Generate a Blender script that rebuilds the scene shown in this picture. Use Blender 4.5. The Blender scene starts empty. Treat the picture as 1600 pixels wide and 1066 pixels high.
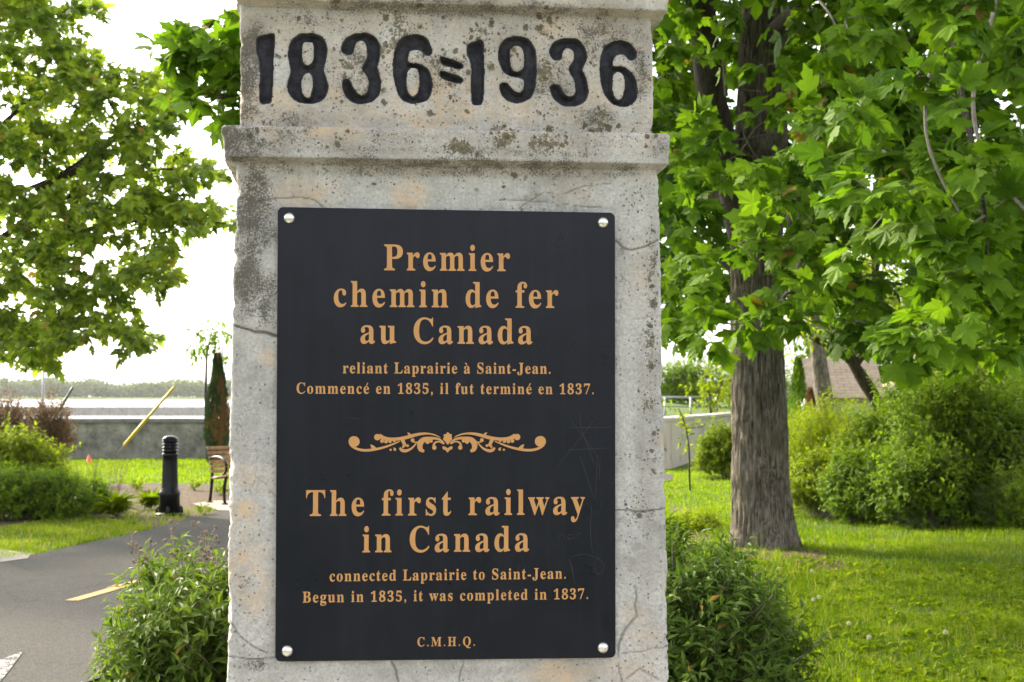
import bpy, math, random, json
import numpy as np
from mathutils import Vector
R = math.radians
random.seed(7)
rng = np.random.default_rng(11)
scene = bpy.context.scene
COL = scene.collection

# ------------------------------------------------------------------ camera, sky, sun, exposure
F = 2222.0                       # focal length in pixels of the 1600 wide frame
PITCH = math.atan(87 / F)
EYE = np.array([0.0, 0.0, 1.6])
cam = bpy.data.cameras.new('camera')
cam.lens = 50; cam.sensor_width = 36; cam.clip_end = 9000; cam.clip_start = 0.05
cam.dof.use_dof = True; cam.dof.focus_distance = 2.62; cam.dof.aperture_fstop = 16.0
cam_ob = bpy.data.objects.new('camera', cam); COL.objects.link(cam_ob)
cam_ob.location = EYE; cam_ob.rotation_euler = (R(90) + PITCH, 0, 0)
scene.camera = cam_ob

SUN_AZ, SUN_EL = R(-46), R(33)   # azimuth measured from straight ahead (+Y), negative = left
world = bpy.data.worlds.new('World'); scene.world = world
world.use_nodes = True
wn = world.node_tree; bg = wn.nodes['Background']
sky = wn.nodes.new('ShaderNodeTexSky'); sky.sky_type = 'NISHITA'
sky.sun_disc = False; sky.sun_elevation = SUN_EL; sky.sun_rotation = SUN_AZ
sky.air_density = 1.0; sky.dust_density = 4.0; sky.ozone_density = 1.0
hs = wn.nodes.new('ShaderNodeHueSaturation'); hs.inputs['Saturation'].default_value = 0.25
wn.links.new(sky.outputs[0], hs.inputs['Color']); wn.links.new(hs.outputs[0], bg.inputs['Color'])
bg.inputs['Strength'].default_value = 0.15
sun = bpy.data.lights.new('sun', 'SUN'); sun.energy = 2.2; sun.angle = R(4); sun.color = (1.0, 0.86, 0.62)
sun_ob = bpy.data.objects.new('sun', sun); COL.objects.link(sun_ob)
sdir = Vector((math.sin(SUN_AZ) * math.cos(SUN_EL), math.cos(SUN_AZ) * math.cos(SUN_EL), math.sin(SUN_EL)))
sun_ob.rotation_euler = sdir.to_track_quat('Z', 'Y').to_euler()
sun_ob.location = sdir * 40
vs = scene.view_settings
vs.view_transform = 'Standard'; vs.look = 'None'; vs.exposure = 2.15; vs.gamma = 1
vs.use_curve_mapping = False
scene.cycles.max_bounces = 7; scene.cycles.diffuse_bounces = 3; scene.cycles.transmission_bounces = 4
scene.cycles.use_denoising = True

# ------------------------------------------------------------------ pixel helpers
def ray(px, py):
    a, b = (px - 800) / F, (533 - py) / F
    cp, sp = math.cos(PITCH), math.sin(PITCH)
    return np.array([a, cp - b * sp, sp + b * cp])
def P(px, py, d):                # the point seen at this pixel, d metres in front
    r = ray(px, py); return EYE + r * (d / r[1])
def G(px, py, z=0.0):            # the ground point seen at this pixel
    r = ray(px, py); return EYE + r * ((z - EYE[2]) / r[2])
def XD(px, d): return (px - 800) / F * d

# ------------------------------------------------------------------ noise
def _h(ix, iy, iz, s):
    h = (ix.astype(np.int64) * 374761393 + iy.astype(np.int64) * 668265263 + iz.astype(np.int64) * 2147483647 + s * 974634777) & 0xFFFFFFFF
    h = ((h ^ (h >> 13)) * 1274126177) & 0xFFFFFFFF
    h = ((h ^ (h >> 16)) * 2246822519) & 0xFFFFFFFF
    return ((h ^ (h >> 15)) & 0xFFFFFF) / float(0xFFFFFF)
def vnoise(p, s=0):
    f = np.floor(p); t = p - f; t = t * t * (3 - 2 * t); i = f.astype(np.int64)
    o = 0
    for dx in (0, 1):
        for dy in (0, 1):
            for dz in (0, 1):
                w = (t[:, 0] if dx else 1 - t[:, 0]) * (t[:, 1] if dy else 1 - t[:, 1]) * (t[:, 2] if dz else 1 - t[:, 2])
                o = o + w * _h(i[:, 0] + dx, i[:, 1] + dy, i[:, 2] + dz, s)
    return o * 2 - 1
def fbm(p, s=0, o=4):
    r = 0; a = 0.5
    for k in range(o):
        r = r + a * vnoise(p * 2.03 ** k + 17.1 * k, s + k); a *= 0.5
    return r
def sstep(a, b, x):
    t = np.clip((x - a) / (b - a), 0, 1); return t * t * (3 - 2 * t)

# ------------------------------------------------------------------ mesh building
class MB:
    def __init__(self): self.v = []; self.f = []; self.n = 0; self.t = []
    def add(self, v, f, mi=0, tint=None):
        v = np.asarray(v, float).reshape(-1, 3); f = np.asarray(f, np.int64)
        if len(v) == 0 or len(f) == 0: return
        self.v.append(v); self.f.append((f + self.n, mi)); self.n += len(v)
        if tint is None: tint = np.zeros(len(v))
        self.t.append(np.broadcast_to(np.asarray(tint, float), (len(v),)))
    def build(self, name, mats, parent=None, smooth=True, cols=None, origin=None):
        v = np.concatenate(self.v)
        if origin is not None: v = v - np.asarray(origin)
        me = bpy.data.meshes.new(name)
        me.vertices.add(len(v)); me.vertices.foreach_set('co', v.astype(np.float32).ravel())
        lt = np.concatenate([np.full(len(f), f.shape[1]) for f, _ in self.f])
        li = np.concatenate([f.ravel() for f, _ in self.f])
        me.loops.add(len(li)); me.loops.foreach_set('vertex_index', li.astype(np.int32))
        me.polygons.add(len(lt))
        me.polygons.foreach_set('loop_start', np.concatenate([[0], np.cumsum(lt)[:-1]]).astype(np.int32))
        me.polygons.foreach_set('loop_total', lt.astype(np.int32))
        me.polygons.foreach_set('material_index', np.concatenate([np.full(len(f), m) for f, m in self.f]).astype(np.int32))
        me.polygons.foreach_set('use_smooth', np.full(len(lt), smooth))
        a = me.attributes.new('tint', 'FLOAT', 'POINT'); a.data.foreach_set('value', np.concatenate(self.t).astype(np.float32))
        if cols is not None:
            c = me.attributes.new('wear', 'FLOAT_COLOR', 'POINT'); c.data.foreach_set('color', cols.astype(np.float32).ravel())
        me.update(); me.validate()
        for m in (mats if isinstance(mats, (list, tuple)) else [mats]): me.materials.append(m)
        o = bpy.data.objects.new(name, me); COL.objects.link(o)
        if parent is not None: o.parent = parent
        if origin is not None: o.location = origin
        return o
    # shapes
    def box(self, lo, hi, mi=0, bev=0.0, rot=None, off=None):
        lo = np.array(lo, float); hi = np.array(hi, float); b = min(bev, 0.45 * (hi - lo).min())
        if b <= 0:
            v = np.array([[x, y, z] for x in (lo[0], hi[0]) for y in (lo[1], hi[1]) for z in (lo[2], hi[2])])
            f = [[0, 1, 3, 2], [4, 6, 7, 5], [0, 4, 5, 1], [2, 3, 7, 6], [0, 2, 6, 4], [1, 5, 7, 3]]
            v = self._x(v, rot, off); self.add(v, f, mi); return
        vs, idx = [], {}
        for sx in (0, 1):
            for sy in (0, 1):
                for sz in (0, 1):
                    c = np.array([hi[0] if sx else lo[0], hi[1] if sy else lo[1], hi[2] if sz else lo[2]])
                    s = np.array([-1 if sx else 1, -1 if sy else 1, -1 if sz else 1])
                    for ax in range(3):
                        q = c + s * b; q[ax] = c[ax]
                        idx[(sx, sy, sz, ax)] = len(vs); vs.append(q)
        f4, f3 = [], []
        for ax in range(3):
            o = [a for a in range(3) if a != ax]
            for s in (0, 1):
                ring = []
                for (p, q) in ((0, 0), (1, 0), (1, 1), (0, 1)):
                    k = [0, 0, 0]; k[ax] = s; k[o[0]] = p; k[o[1]] = q; ring.append(idx[tuple(k) + (ax,)])
                f4.append(ring)
            for p in (0, 1):
                for q in (0, 1):
                    k0 = [0, 0, 0]; k0[o[0]] = p; k0[o[1]] = q; k1 = list(k0); k1[ax] = 1
                    f4.append([idx[tuple(k0) + (o[0],)], idx[tuple(k1) + (o[0],)], idx[tuple(k1) + (o[1],)], idx[tuple(k0) + (o[1],)]])
        for sx in (0, 1):
            for sy in (0, 1):
                for sz in (0, 1): f3.append([idx[(sx, sy, sz, a)] for a in range(3)])
        v = self._x(np.array(vs), rot, off)
        n = self.n; self.add(v, f4, mi)
        self.f.append((np.array(f3) + n, mi))
    @staticmethod
    def _x(v, rot, off):
        if rot is not None: v = v @ np.asarray(rot).T
        if off is not None: v = v + np.asarray(off)
        return v
    def tube(self, pts, rad, sides=6, mi=0, cap=True, tint=0.0, jit=0.0):
        pts = np.asarray(pts, float); n = len(pts); rad = np.atleast_1d(np.asarray(rad, float)); rad = np.interp(np.linspace(0, 1, n), np.linspace(0, 1, len(rad)), rad) if len(rad) > 1 else np.full(n, rad[0])
        tg = np.gradient(pts, axis=0); tg /= np.linalg.norm(tg, axis=1, keepdims=True) + 1e-9
        ref = np.array([0, 0, 1.0]) if abs(tg[0, 2]) < 0.9 else np.array([1.0, 0, 0])
        u = np.cross(tg, ref); u /= np.linalg.norm(u, axis=1, keepdims=True) + 1e-9
        w = np.cross(tg, u)
        a = np.linspace(0, 2 * np.pi, sides, endpoint=False)
        v = pts[:, None] + rad[:, None, None] * (np.cos(a)[None, :, None] * u[:, None] + np.sin(a)[None, :, None] * w[:, None])
        v = v.reshape(-1, 3)
        i = np.arange(n - 1)[:, None] * sides; j = np.arange(sides)[None]; k = (j + 1) % sides
        f = np.stack([i + j, i + k, i + sides + k, i + sides + j], -1).reshape(-1, 4)
        n0 = self.n; self.add(v, f, mi, tint)
        if cap and sides > 2:
            self.f.append((np.array([list(range(sides))[::-1]]) + n0, mi))
            self.f.append((np.array([[(n - 1) * sides + q for q in range(sides)]]) + n0, mi))
    def lathe(self, prof, sides=32, mi=0, off=(0, 0, 0), flute=0, fl_amp=0.0, fl_rng=(0, 0)):
        prof = np.asarray(prof, float); n = len(prof)
        a = np.linspace(0, 2 * np.pi, sides, endpoint=False)
        r = prof[:, 0][:, None] * np.ones(sides)[None]
        if flute:
            m = ((prof[:, 1] > fl_rng[0]) & (prof[:, 1] < fl_rng[1]))[:, None]
            r = r - m * fl_amp * (0.5 - 0.5 * np.cos(flute * a))[None]
        v = np.stack([r * np.cos(a), r * np.sin(a), prof[:, 1][:, None] * np.ones(sides)[None]], -1).reshape(-1, 3) + np.asarray(off)
        i = np.arange(n - 1)[:, None] * sides; j = np.arange(sides)[None]; k = (j + 1) % sides
        f = np.stack([i + j, i + k, i + sides + k, i + sides + j], -1).reshape(-1, 4)
        n0 = self.n; self.add(v, f, mi)
        self.f.append((np.array([list(range(sides))[::-1]]) + n0, mi))
        self.f.append((np.array([[(n - 1) * sides + q for q in range(sides)]]) + n0, mi))

def empty(name, loc, rz=0.0):
    o = bpy.data.objects.new(name, None); COL.objects.link(o); o.empty_display_size = 0.1
    o.location = loc; o.rotation_euler = (0, 0, rz); return o
def tag(o, label=None, cat=None, group=None, kind=None):
    if label: o['label'] = label
    if cat: o['category'] = cat
    if group: o['group'] = group
    if kind: o['kind'] = kind
    return o

# ------------------------------------------------------------------ materials
class NT:
    def __init__(self, name):
        self.m = bpy.data.materials.new(name); self.m.use_nodes = True
        self.t = self.m.node_tree; self.b = self.t.nodes['Principled BSDF']; self.out = self.t.nodes['Material Output']
    def n(self, k, **kw):
        o = self.t.nodes.new('ShaderNode' + k)
        for a, v in kw.items(): setattr(o, a, v)
        return o
    def l(self, a, b): self.t.links.new(a, b)
    def set(self, node, **kw):
        for k, v in kw.items():
            s = node.inputs[k.replace('_', ' ')]
            if isinstance(v, bpy.types.NodeSocket): self.l(v, s)
            else: s.default_value = v
        return node
    def coord(self, scale=(1, 1, 1), which='Object'):
        c = self.n('TexCoord'); mp = self.n('Mapping'); mp.inputs['Scale'].default_value = scale
        self.l(c.outputs[which], mp.inputs['Vector']); return mp.outputs[0]
    def noise(self, vec, scale, detail=4, rough=0.55, dist=0.0):
        n = self.n('TexNoise'); self.l(vec, n.inputs['Vector'])
        n.inputs['Scale'].default_value = scale; n.inputs['Detail'].default_value = detail
        n.inputs['Roughness'].default_value = rough; n.inputs['Distortion'].default_value = dist
        return n.outputs['Fac']
    def vor(self, vec, scale, out='Distance', rand=1.0, feature='F1'):
        n = self.n('TexVoronoi', feature=feature); self.l(vec, n.inputs['Vector']); n.inputs['Scale'].default_value = scale
        n.inputs['Randomness'].default_value = rand
        return n.outputs[out]
    def ramp(self, fac, stops):
        r = self.n('ValToRGB'); e = r.color_ramp.elements
        while len(e) < len(stops): e.new(0.5)
        for k, (p, c) in enumerate(stops):
            e[k].position = p; e[k].color = c if len(c) == 4 else (*c, 1)
        self.l(fac, r.inputs[0]); return r.outputs[0]
    def rng(self, fac, a, b, c=0.0, d=1.0):
        r = self.n('MapRange'); self.l(fac, r.inputs[0])
        for k, x in zip((1, 2, 3, 4), (a, b, c, d)):
            if isinstance(x, bpy.types.NodeSocket): self.l(x, r.inputs[k])
            else: r.inputs[k].default_value = x
        return r.outputs[0]
    def math(self, op, a, b=0.0):
        m = self.n('Math', operation=op)
        for k, x in enumerate((a, b)):
            if isinstance(x, bpy.types.NodeSocket): self.l(x, m.inputs[k])
            else: m.inputs[k].default_value = x
        return m.outputs[0]
    def mix(self, fac, a, b, blend='MIX'):
        m = self.n('Mix', data_type='RGBA', blend_type=blend)
        for s, x in ((m.inputs[0], fac), (m.inputs[6], a), (m.inputs[7], b)):
            if isinstance(x, bpy.types.NodeSocket): self.l(x, s)
            elif isinstance(x, (int, float)): s.default_value = x
            else: s.default_value = (*x, 1)
        return m.outputs[2]
    def bump(self, h, strength=0.3, dist=0.01, normal=None):
        b = self.n('Bump'); self.l(h, b.inputs['Height']); b.inputs['Strength'].default_value = strength
        b.inputs['Distance'].default_value = dist
        if normal is not None: self.l(normal, b.inputs['Normal'])
        self.l(b.outputs[0], self.b.inputs['Normal']); return b.outputs[0]
    def attr(self, name):
        a = self.n('Attribute', attribute_name=name); return a
def P_(nt, color, rough=0.6, metal=0.0, spec=0.5):
    s = nt.b.inputs['Base Color']
    if isinstance(color, bpy.types.NodeSocket): nt.l(color, s)
    else: s.default_value = (*color, 1)
    s = nt.b.inputs['Roughness']
    if isinstance(rough, bpy.types.NodeSocket): nt.l(rough, s)
    else: s.default_value = rough
    nt.b.inputs['Metallic'].default_value = metal
    nt.b.inputs['Specular IOR Level'].default_value = spec
    return nt.m

def m_simple(name, c1, c2, scale=20, rough=0.6, metal=0.0, spec=0.5, bump=0.0, bscale=None, coord=(1, 1, 1)):
    nt = NT(name); v = nt.coord(coord)
    col = nt.mix(nt.rng(nt.noise(v, scale, 5), 0.3, 0.7), c1, c2)
    P_(nt, col, rough, metal, spec)
    if bump: nt.bump(nt.noise(v, bscale or scale * 3, 5), bump, 0.01)
    return nt.m

def m_leaf(name, dark, light, trans=0.45, young=None, rough=0.5, spec=0.22):
    nt = NT(name); a = nt.attr('tint')
    stops = [(0.0, dark), (0.8, light)]
    if young: stops += [(0.93, light), (0.985, young)]
    col = nt.ramp(a.outputs['Fac'], stops)
    P_(nt, col, rough, 0, spec)
    tr = nt.n('BsdfTranslucent')
    tc = nt.mix(1.0, col, (1.2, 1.25, 0.5), 'MULTIPLY'); nt.l(tc, tr.inputs['Color'])
    mx = nt.n('MixShader'); mx.inputs[0].default_value = trans
    nt.l(nt.b.outputs[0], mx.inputs[1]); nt.l(tr.outputs[0], mx.inputs[2]); nt.l(mx.outputs[0], nt.out.inputs['Surface'])
    return nt.m

def m_bark(name, c1, c2, vs=1.0, bump=0.8, moss=None):
    nt = NT(name); v = nt.coord((1, 1, 0.11))
    n1 = nt.noise(v, 26 * vs, 6, 0.65, 0.6); n2 = nt.noise(nt.coord(), 5, 4)
    col = nt.mix(nt.rng(n1, 0.40, 0.60), c1, c2)
    col = nt.mix(nt.rng(n2, 0.4, 0.75, 0, 0.5), col, [x * 0.6 for x in c2])
    if moss: col = nt.mix(nt.rng(nt.noise(nt.coord(), 3.1, 5), 0.5, 0.72, 0, 0.6), col, moss)
    P_(nt, col, 0.9, 0, 0.2); nt.bump(n1, bump, 0.03)
    return nt.m

def m_stone(name, scale=1.0, digits=False):
    """weathered cement: grey, ochre bloom, black speckle, olive lichen discs; 'wear' = (grime, ochre, lichen, crack)"""
    nt = NT(name); v = nt.coord(); w = nt.attr('wear')
    sep = nt.n('SeparateColor'); nt.l(w.outputs['Color'], sep.inputs[0])
    grime, ochre, lich = sep.outputs[0], sep.outputs[1], sep.outputs[2]; crack = w.outputs['Alpha']
    big = nt.noise(v, 7, 6, 0.6, 0.4); mid = nt.noise(v, 34, 6, 0.65); fine = nt.noise(v, 300, 3, 0.7); fin2 = nt.noise(v, 170, 5, 0.8)
    col = nt.mix(nt.rng(big, 0.36, 0.64), (0.33, 0.318, 0.30), (0.59, 0.565, 0.53))
    col = nt.mix(nt.rng(mid, 0.42, 0.64, 0, 0.6), col, (0.60, 0.59, 0.57))
    col = nt.mix(nt.rng(fin2, 0.42, 0.60, 0, 0.5), col, (0.24, 0.23, 0.215))
    col = nt.mix(nt.rng(fine, 0.56, 0.70, 0, 0.45), col, (0.68, 0.67, 0.65))
    col = nt.mix(nt.rng(nt.noise(nt.coord((1, 1, 0.10)), 26, 5, 0.6), 0.48, 0.70, 0, 0.38), col, (0.30, 0.28, 0.25))
    # ochre bloom
    o = nt.math('MULTIPLY', ochre, nt.rng(nt.noise(v, 22, 6, 0.7, 0.5), 0.36, 0.62))
    col = nt.mix(nt.math('MULTIPLY', o, 0.85), col, (0.60, 0.425, 0.26))
    # grime speckle: the denser the grime, the more of the fine noise turns black
    gth = nt.rng(grime, 0, 1, 0.68, 0.385)
    gs = nt.rng(nt.math('SUBTRACT', nt.math('ADD', nt.math('MULTIPLY', fine, 0.55), nt.math('MULTIPLY', mid, 0.45)), gth), -0.03, 0.10)
    col = nt.mix(nt.math('MULTIPLY', gs, 0.88), col, (0.050, 0.045, 0.037))
    soft = nt.math('MULTIPLY', grime, nt.rng(nt.noise(v, 12, 5, 0.6), 0.3, 0.7))
    col = nt.mix(nt.math('MULTIPLY', soft, 0.55), col, (0.20, 0.172, 0.13))
    # lichen: ragged blotches, then discs of three sizes on wobbled cells
    nz = nt.n('TexNoise'); nt.l(v, nz.inputs['Vector']); nz.inputs['Scale'].default_value = 75; nz.inputs['Detail'].default_value = 4
    wob = nt.n('VectorMath', operation='MULTIPLY_ADD'); nt.l(nz.outputs['Color'], wob.inputs[0]); wob.inputs[1].default_value = (.012, .012, .012); nt.l(v, wob.inputs[2])
    bl = nt.math('ADD', nt.math('MULTIPLY', nt.noise(v, 30, 6, 0.72), 0.75), nt.math('MULTIPLY', fin2, 0.35))
    bth = nt.rng(lich, 0.03, 0.65, 0.78, 0.50)
    bm_ = nt.rng(nt.math('SUBTRACT', bl, bth), 0.0, 0.05)
    col = nt.mix(nt.math('MULTIPLY', bm_, 0.8), col, nt.mix(nt.noise(v, 18, 3), (0.13, 0.10, 0.032), (0.062, 0.055, 0.038)))
    for sc, thr, seed in ((46, 0.36, 0), (80, 0.38, 5), (190, 0.36, 9)):
        mp = nt.n('Mapping'); nt.l(wob.outputs[0], mp.inputs[0]); mp.inputs['Location'].default_value = (seed, seed, seed)
        vn = nt.n('TexVoronoi'); nt.l(mp.outputs[0], vn.inputs['Vector']); vn.inputs['Scale'].default_value = sc
        sc2 = nt.n('SeparateColor'); nt.l(vn.outputs['Color'], sc2.inputs[0])
        on = nt.rng(nt.math('SUBTRACT', nt.math('MULTIPLY', lich, 0.62 if sc < 100 else 0.9), sc2.outputs[0]), 0.0, 0.04)
        rad = nt.math('ADD', vn.outputs['Distance'], nt.math('MULTIPLY', nt.math('SUBTRACT', fin2, 0.5), 0.8))
        size = nt.rng(sc2.outputs[2], 0, 1, thr * 0.55, thr * 1.15)
        disc = nt.rng(nt.math('SUBTRACT', rad, size), 0.03, -0.06)
        hue = nt.mix(sc2.outputs[1], (0.105, 0.085, 0.030), (0.052, 0.048, 0.036))
        col = nt.mix(nt.math('MULTIPLY', nt.math('MULTIPLY', on, disc), 0.85), col, hue)
    # pores
    pv = nt.n('TexVoronoi'); nt.l(v, pv.inputs['Vector']); pv.inputs['Scale'].default_value = 120
    ps = nt.n('SeparateColor'); nt.l(pv.outputs['Color'], ps.inputs[0])
    pore = nt.math('MULTIPLY', nt.rng(pv.outputs['Distance'], 0.26, 0.14), nt.rng(ps.outputs[0], 0.60, 0.78))
    col = nt.mix(nt.math('MULTIPLY', pore, 0.7), col, (0.17, 0.16, 0.14))
    col = nt.mix(crack, col, (0.10, 0.085, 0.065))
    P_(nt, col, 0.92, 0, 0.25)
    h = nt.math('ADD', nt.math('MULTIPLY', fin2, 0.6), nt.math('MULTIPLY', mid, 0.8))
    h = nt.math('SUBTRACT', h, nt.math('MULTIPLY', pore, 0.7))
    nt.bump(h, 0.85, 0.006)
    return nt.m

# ------------------------------------------------------------------ leaves
MAPLE = [(0.10, -0.07), (0.36, -0.08), (0.34, 0.06), (0.50, 0.15), (0.67, 0.44), (0.51, 0.43), (0.44, 0.50), (0.26, 0.46), (0.33, 0.70), (0.19, 0.75), (0, 1.05)]
MAPLE_S = [(0.33, -0.06), (0.32, 0.10), (0.64, 0.44), (0.25, 0.45), (0.29, 0.70), (0, 1.05)]
def _sym(h): return np.array([(x, y) for x, y in h] + [(-x, y) for x, y in h[:-1]][::-1])
MAPLE_F, MAPLE_L = _sym(MAPLE), _sym(MAPLE_S)
def unit(a): return a / (np.linalg.norm(a, axis=-1, keepdims=True) + 1e-9)
def frames(tip, nrm):
    tip = unit(tip); nrm = nrm - tip * np.sum(tip * nrm, -1, keepdims=True); nrm = unit(nrm)
    return tip, nrm, np.cross(tip, nrm)
def star_leaves(mb, pos, tip, nrm, size, outline, curl=0.25, tint=None, mi=0):
    """lobed leaves as fans round a centre, drooping towards lobes"""
    N, K = len(pos), len(outline)
    tip, nrm, sd = frames(tip, nrm)
    loc = np.concatenate([[[0, 0.24]], outline])
    x, y = loc[:, 0], loc[:, 1]
    z = -curl * (x ** 2 * 0.9 + (y - 0.24) ** 2 * 0.5) + 0.10 * np.abs(x)
    cz = 1 + 0.9 * rng.standard_normal((N, 1)) * 0.6
    s = np.asarray(size).reshape(N, 1, 1)
    v = pos[:, None] + s * (x[None, :, None] * sd[:, None] + y[None, :, None] * tip[:, None] + (z[None] * cz)[:, :, None] * nrm[:, None])
    b = (np.arange(N) * (K + 1))[:, None]; j = np.arange(K)[None]
    f = np.stack([b + 0 * j, b + 1 + j, b + 1 + (j + 1) % K], -1).reshape(-1, 3)
    mb.add(v.reshape(-1, 3), f, mi, None if tint is None else np.repeat(tint, K + 1))
def blade_leaves(mb, pos, tip, nrm, size, width=0.3, fold=0.12, droop=0.12, tint=None, mi=0):
    """narrow pointed leaves folded on the midrib: 5 verts, 4 triangles"""
    N = len(pos); tip, nrm, sd = frames(tip, nrm)
    loc = np.array([[0, 0, 0], [width * 0.5, 0.42, fold], [0, 0.5, 0.0], [-width * 0.5, 0.42, fold], [0, 1.0, -droop]])
    s = np.asarray(size).reshape(N, 1, 1)
    v = pos[:, None] + s * (loc[None, :, 0:1] * sd[:, None] + loc[None, :, 1:2] * tip[:, None] + loc[None, :, 2:3] * nrm[:, None])
    b = (np.arange(N) * 5)[:, None, None]
    f = (b + np.array([[0, 1, 2], [2, 1, 4], [0, 2, 3], [3, 2, 4]])[None]).reshape(-1, 3)
    mb.add(v.reshape(-1, 3), f, mi, None if tint is None else np.repeat(tint, 5))
def grass(mb, xy, zf, h, w, tint, lean=0.45, mi=0):
    """three-point-wide bent blades: 5 verts"""
    N = len(xy); a = rng.uniform(0, 2 * np.pi, N); d = np.stack([np.cos(a), np.sin(a), 0 * a], -1)
    s = np.stack([-np.sin(a), np.cos(a), 0 * a], -1)
    a2 = rng.uniform(0, 2 * np.pi, N); s = np.stack([np.cos(a2), np.sin(a2), 0 * a2], -1)
    base = np.stack([xy[:, 0], xy[:, 1], zf(xy)], -1); h = np.broadcast_to(h, (N,))[:, None]; w = np.broadcast_to(w, (N,))[:, None]
    ln = (rng.random((N, 1)) * lean + 0.05)
    up = np.array([[0, 0, 1.0]])
    m = base + up * h * 0.6 + d * h * ln * 0.35; t = base + up * h * (1 - 0.35 * ln) + d * h * ln
    v = np.stack([base - s * w / 2, base + s * w / 2, m - s * w * 0.4, m + s * w * 0.4, t], 1).reshape(-1, 3)
    b = (np.arange(N) * 5)[:, None]
    mb.add(v, np.concatenate([b + np.array([[0, 1, 3]]), b + np.array([[0, 3, 2]]), b + np.array([[2, 3, 4]])]), mi, np.repeat(tint, 5))
def in_poly(p, poly):
    poly = np.asarray(poly); x, y = p[:, 0], p[:, 1]; r = np.zeros(len(p), bool); n = len(poly)
    for i in range(n):
        x1, y1 = poly[i]; x2, y2 = poly[(i + 1) % n]
        if y1 == y2: continue
        c = ((y1 > y) != (y2 > y)) & (x < (x2 - x1) * (y - y1) / (y2 - y1) + x1); r ^= c
    return r
def scatter(poly, n):
    poly = np.asarray(poly); lo, hi = poly.min(0), poly.max(0); o = []
    k = 0
    while k < n:
        p = rng.uniform(lo, hi, (n * 2, 2)); p = p[in_poly(p, poly)]; o.append(p); k += len(p)
        if len(p) == 0: break
    return np.concatenate(o)[:n]
def seg_dist(p, poly, closed=True):
    poly = np.asarray(poly); d = np.full(len(p), 1e9); n = len(poly)
    for i in range(n if closed else n - 1):
        a, b = poly[i], poly[(i + 1) % n]; ab = b - a
        t = np.clip(((p - a) @ ab) / (ab @ ab + 1e-12), 0, 1)
        d = np.minimum(d, np.hypot(*(p - a - t[:, None] * ab).T))
    return d
def chaikin(p, k=2, closed=True):
    p = np.asarray(p, float)
    for _ in range(k):
        q = np.roll(p, -1, 0) if closed else p[1:]
        a = p if closed else p[:-1]
        r = np.stack([a * 0.75 + q * 0.25, a * 0.25 + q * 0.75], 1).reshape(-1, p.shape[1])
        p = r if closed else np.concatenate([p[:1], r, p[-1:]])
    return p

# ================================================================== SETTING
M = {}
M['stone'] = m_stone('weathered_cement')
def m_ground():
    nt = NT('soil_and_turf'); v = nt.coord()
    a = nt.noise(v, 1.3, 6, 0.6); b = nt.noise(v, 9, 6, 0.7); c = nt.noise(v, 60, 4, 0.7)
    col = nt.mix(nt.rng(b, 0.35, 0.65), (0.050, 0.085, 0.016), (0.10, 0.15, 0.025))
    col = nt.mix(nt.rng(a, 0.52, 0.72, 0, 0.55), col, (0.12, 0.11, 0.045))
    col = nt.mix(nt.rng(c, 0.5, 0.75, 0, 0.6), col, (0.05, 0.04, 0.02))
    P_(nt, col, 0.95, 0, 0.15); nt.bump(c, 0.8, 0.03); return nt.m
def m_asphalt():
    nt = NT('asphalt'); v = nt.coord()
    g = nt.vor(v, 130, 'Color'); s = nt.n('SeparateColor'); nt.l(g, s.inputs[0])
    big = nt.noise(v, 0.9, 5, 0.6); f = nt.noise(v, 240, 3, 0.7)
    col = nt.mix(s.outputs[0], (0.054, 0.0512, 0.046), (0.114, 0.108, 0.098))
    col = nt.mix(nt.rng(big, 0.3, 0.7, 0, 0.35), col, (0.068, 0.065, 0.060))
    col = nt.mix(nt.rng(f, 0.60, 0.74, 0, 0.55), col, (0.13, 0.125, 0.118))
    col = nt.mix(nt.rng(s.outputs[1], 0.9, 0.95, 0, 0.6), col, (0.035, 0.035, 0.035))
    e = nt.vor(nt.coord((.45, .3, 1)), 1.0, 'Distance', 1.0, 'DISTANCE_TO_EDGE')
    e = nt.math('ADD', e, nt.math('MULTIPLY', nt.math('SUBTRACT', nt.noise(v, 3, 5, .7), .5), .12)); col = nt.mix(nt.rng(nt.math('ABSOLUTE', e), .005, .001, 0, .35), col, (.026, .025, .023))
    P_(nt, col, 1.0, 0, 0.05); nt.bump(nt.math('ADD', s.outputs[0], f), 0.5, 0.006); return nt.m
def m_mulch():
    nt = NT('bark_mulch'); v = nt.coord()
    s = nt.n('SeparateColor'); nt.l(nt.vor(v, 34, 'Color'), s.inputs[0])
    col = nt.mix(s.outputs[0], (0.045, 0.030, 0.018), (0.155, 0.110, 0.072))
    col = nt.mix(nt.rng(nt.noise(v, 2.2, 5), 0.45, 0.7, 0, 0.5), col, (0.09, 0.07, 0.04))
    P_(nt, col, 0.95, 0, 0.15); nt.bump(nt.math('ADD', s.outputs[1], nt.noise(v, 70, 4)), 0.9, 0.03); return nt.m
def m_paint(name, c, wear=0.5):
    nt = NT(name); v = nt.coord()
    w = nt.rng(nt.math('ADD', nt.math('MULTIPLY', nt.noise(v, 30, 6, 0.7), 0.6), nt.math('MULTIPLY', nt.noise(v, 160, 3), 0.4)), wear, wear + 0.06)
    col = nt.mix(w, c, (0.075, 0.072, 0.068))
    P_(nt, col, 0.95, 0, 0.08); nt.bump(nt.noise(v, 200, 3), 0.4, 0.004); return nt.m
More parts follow.
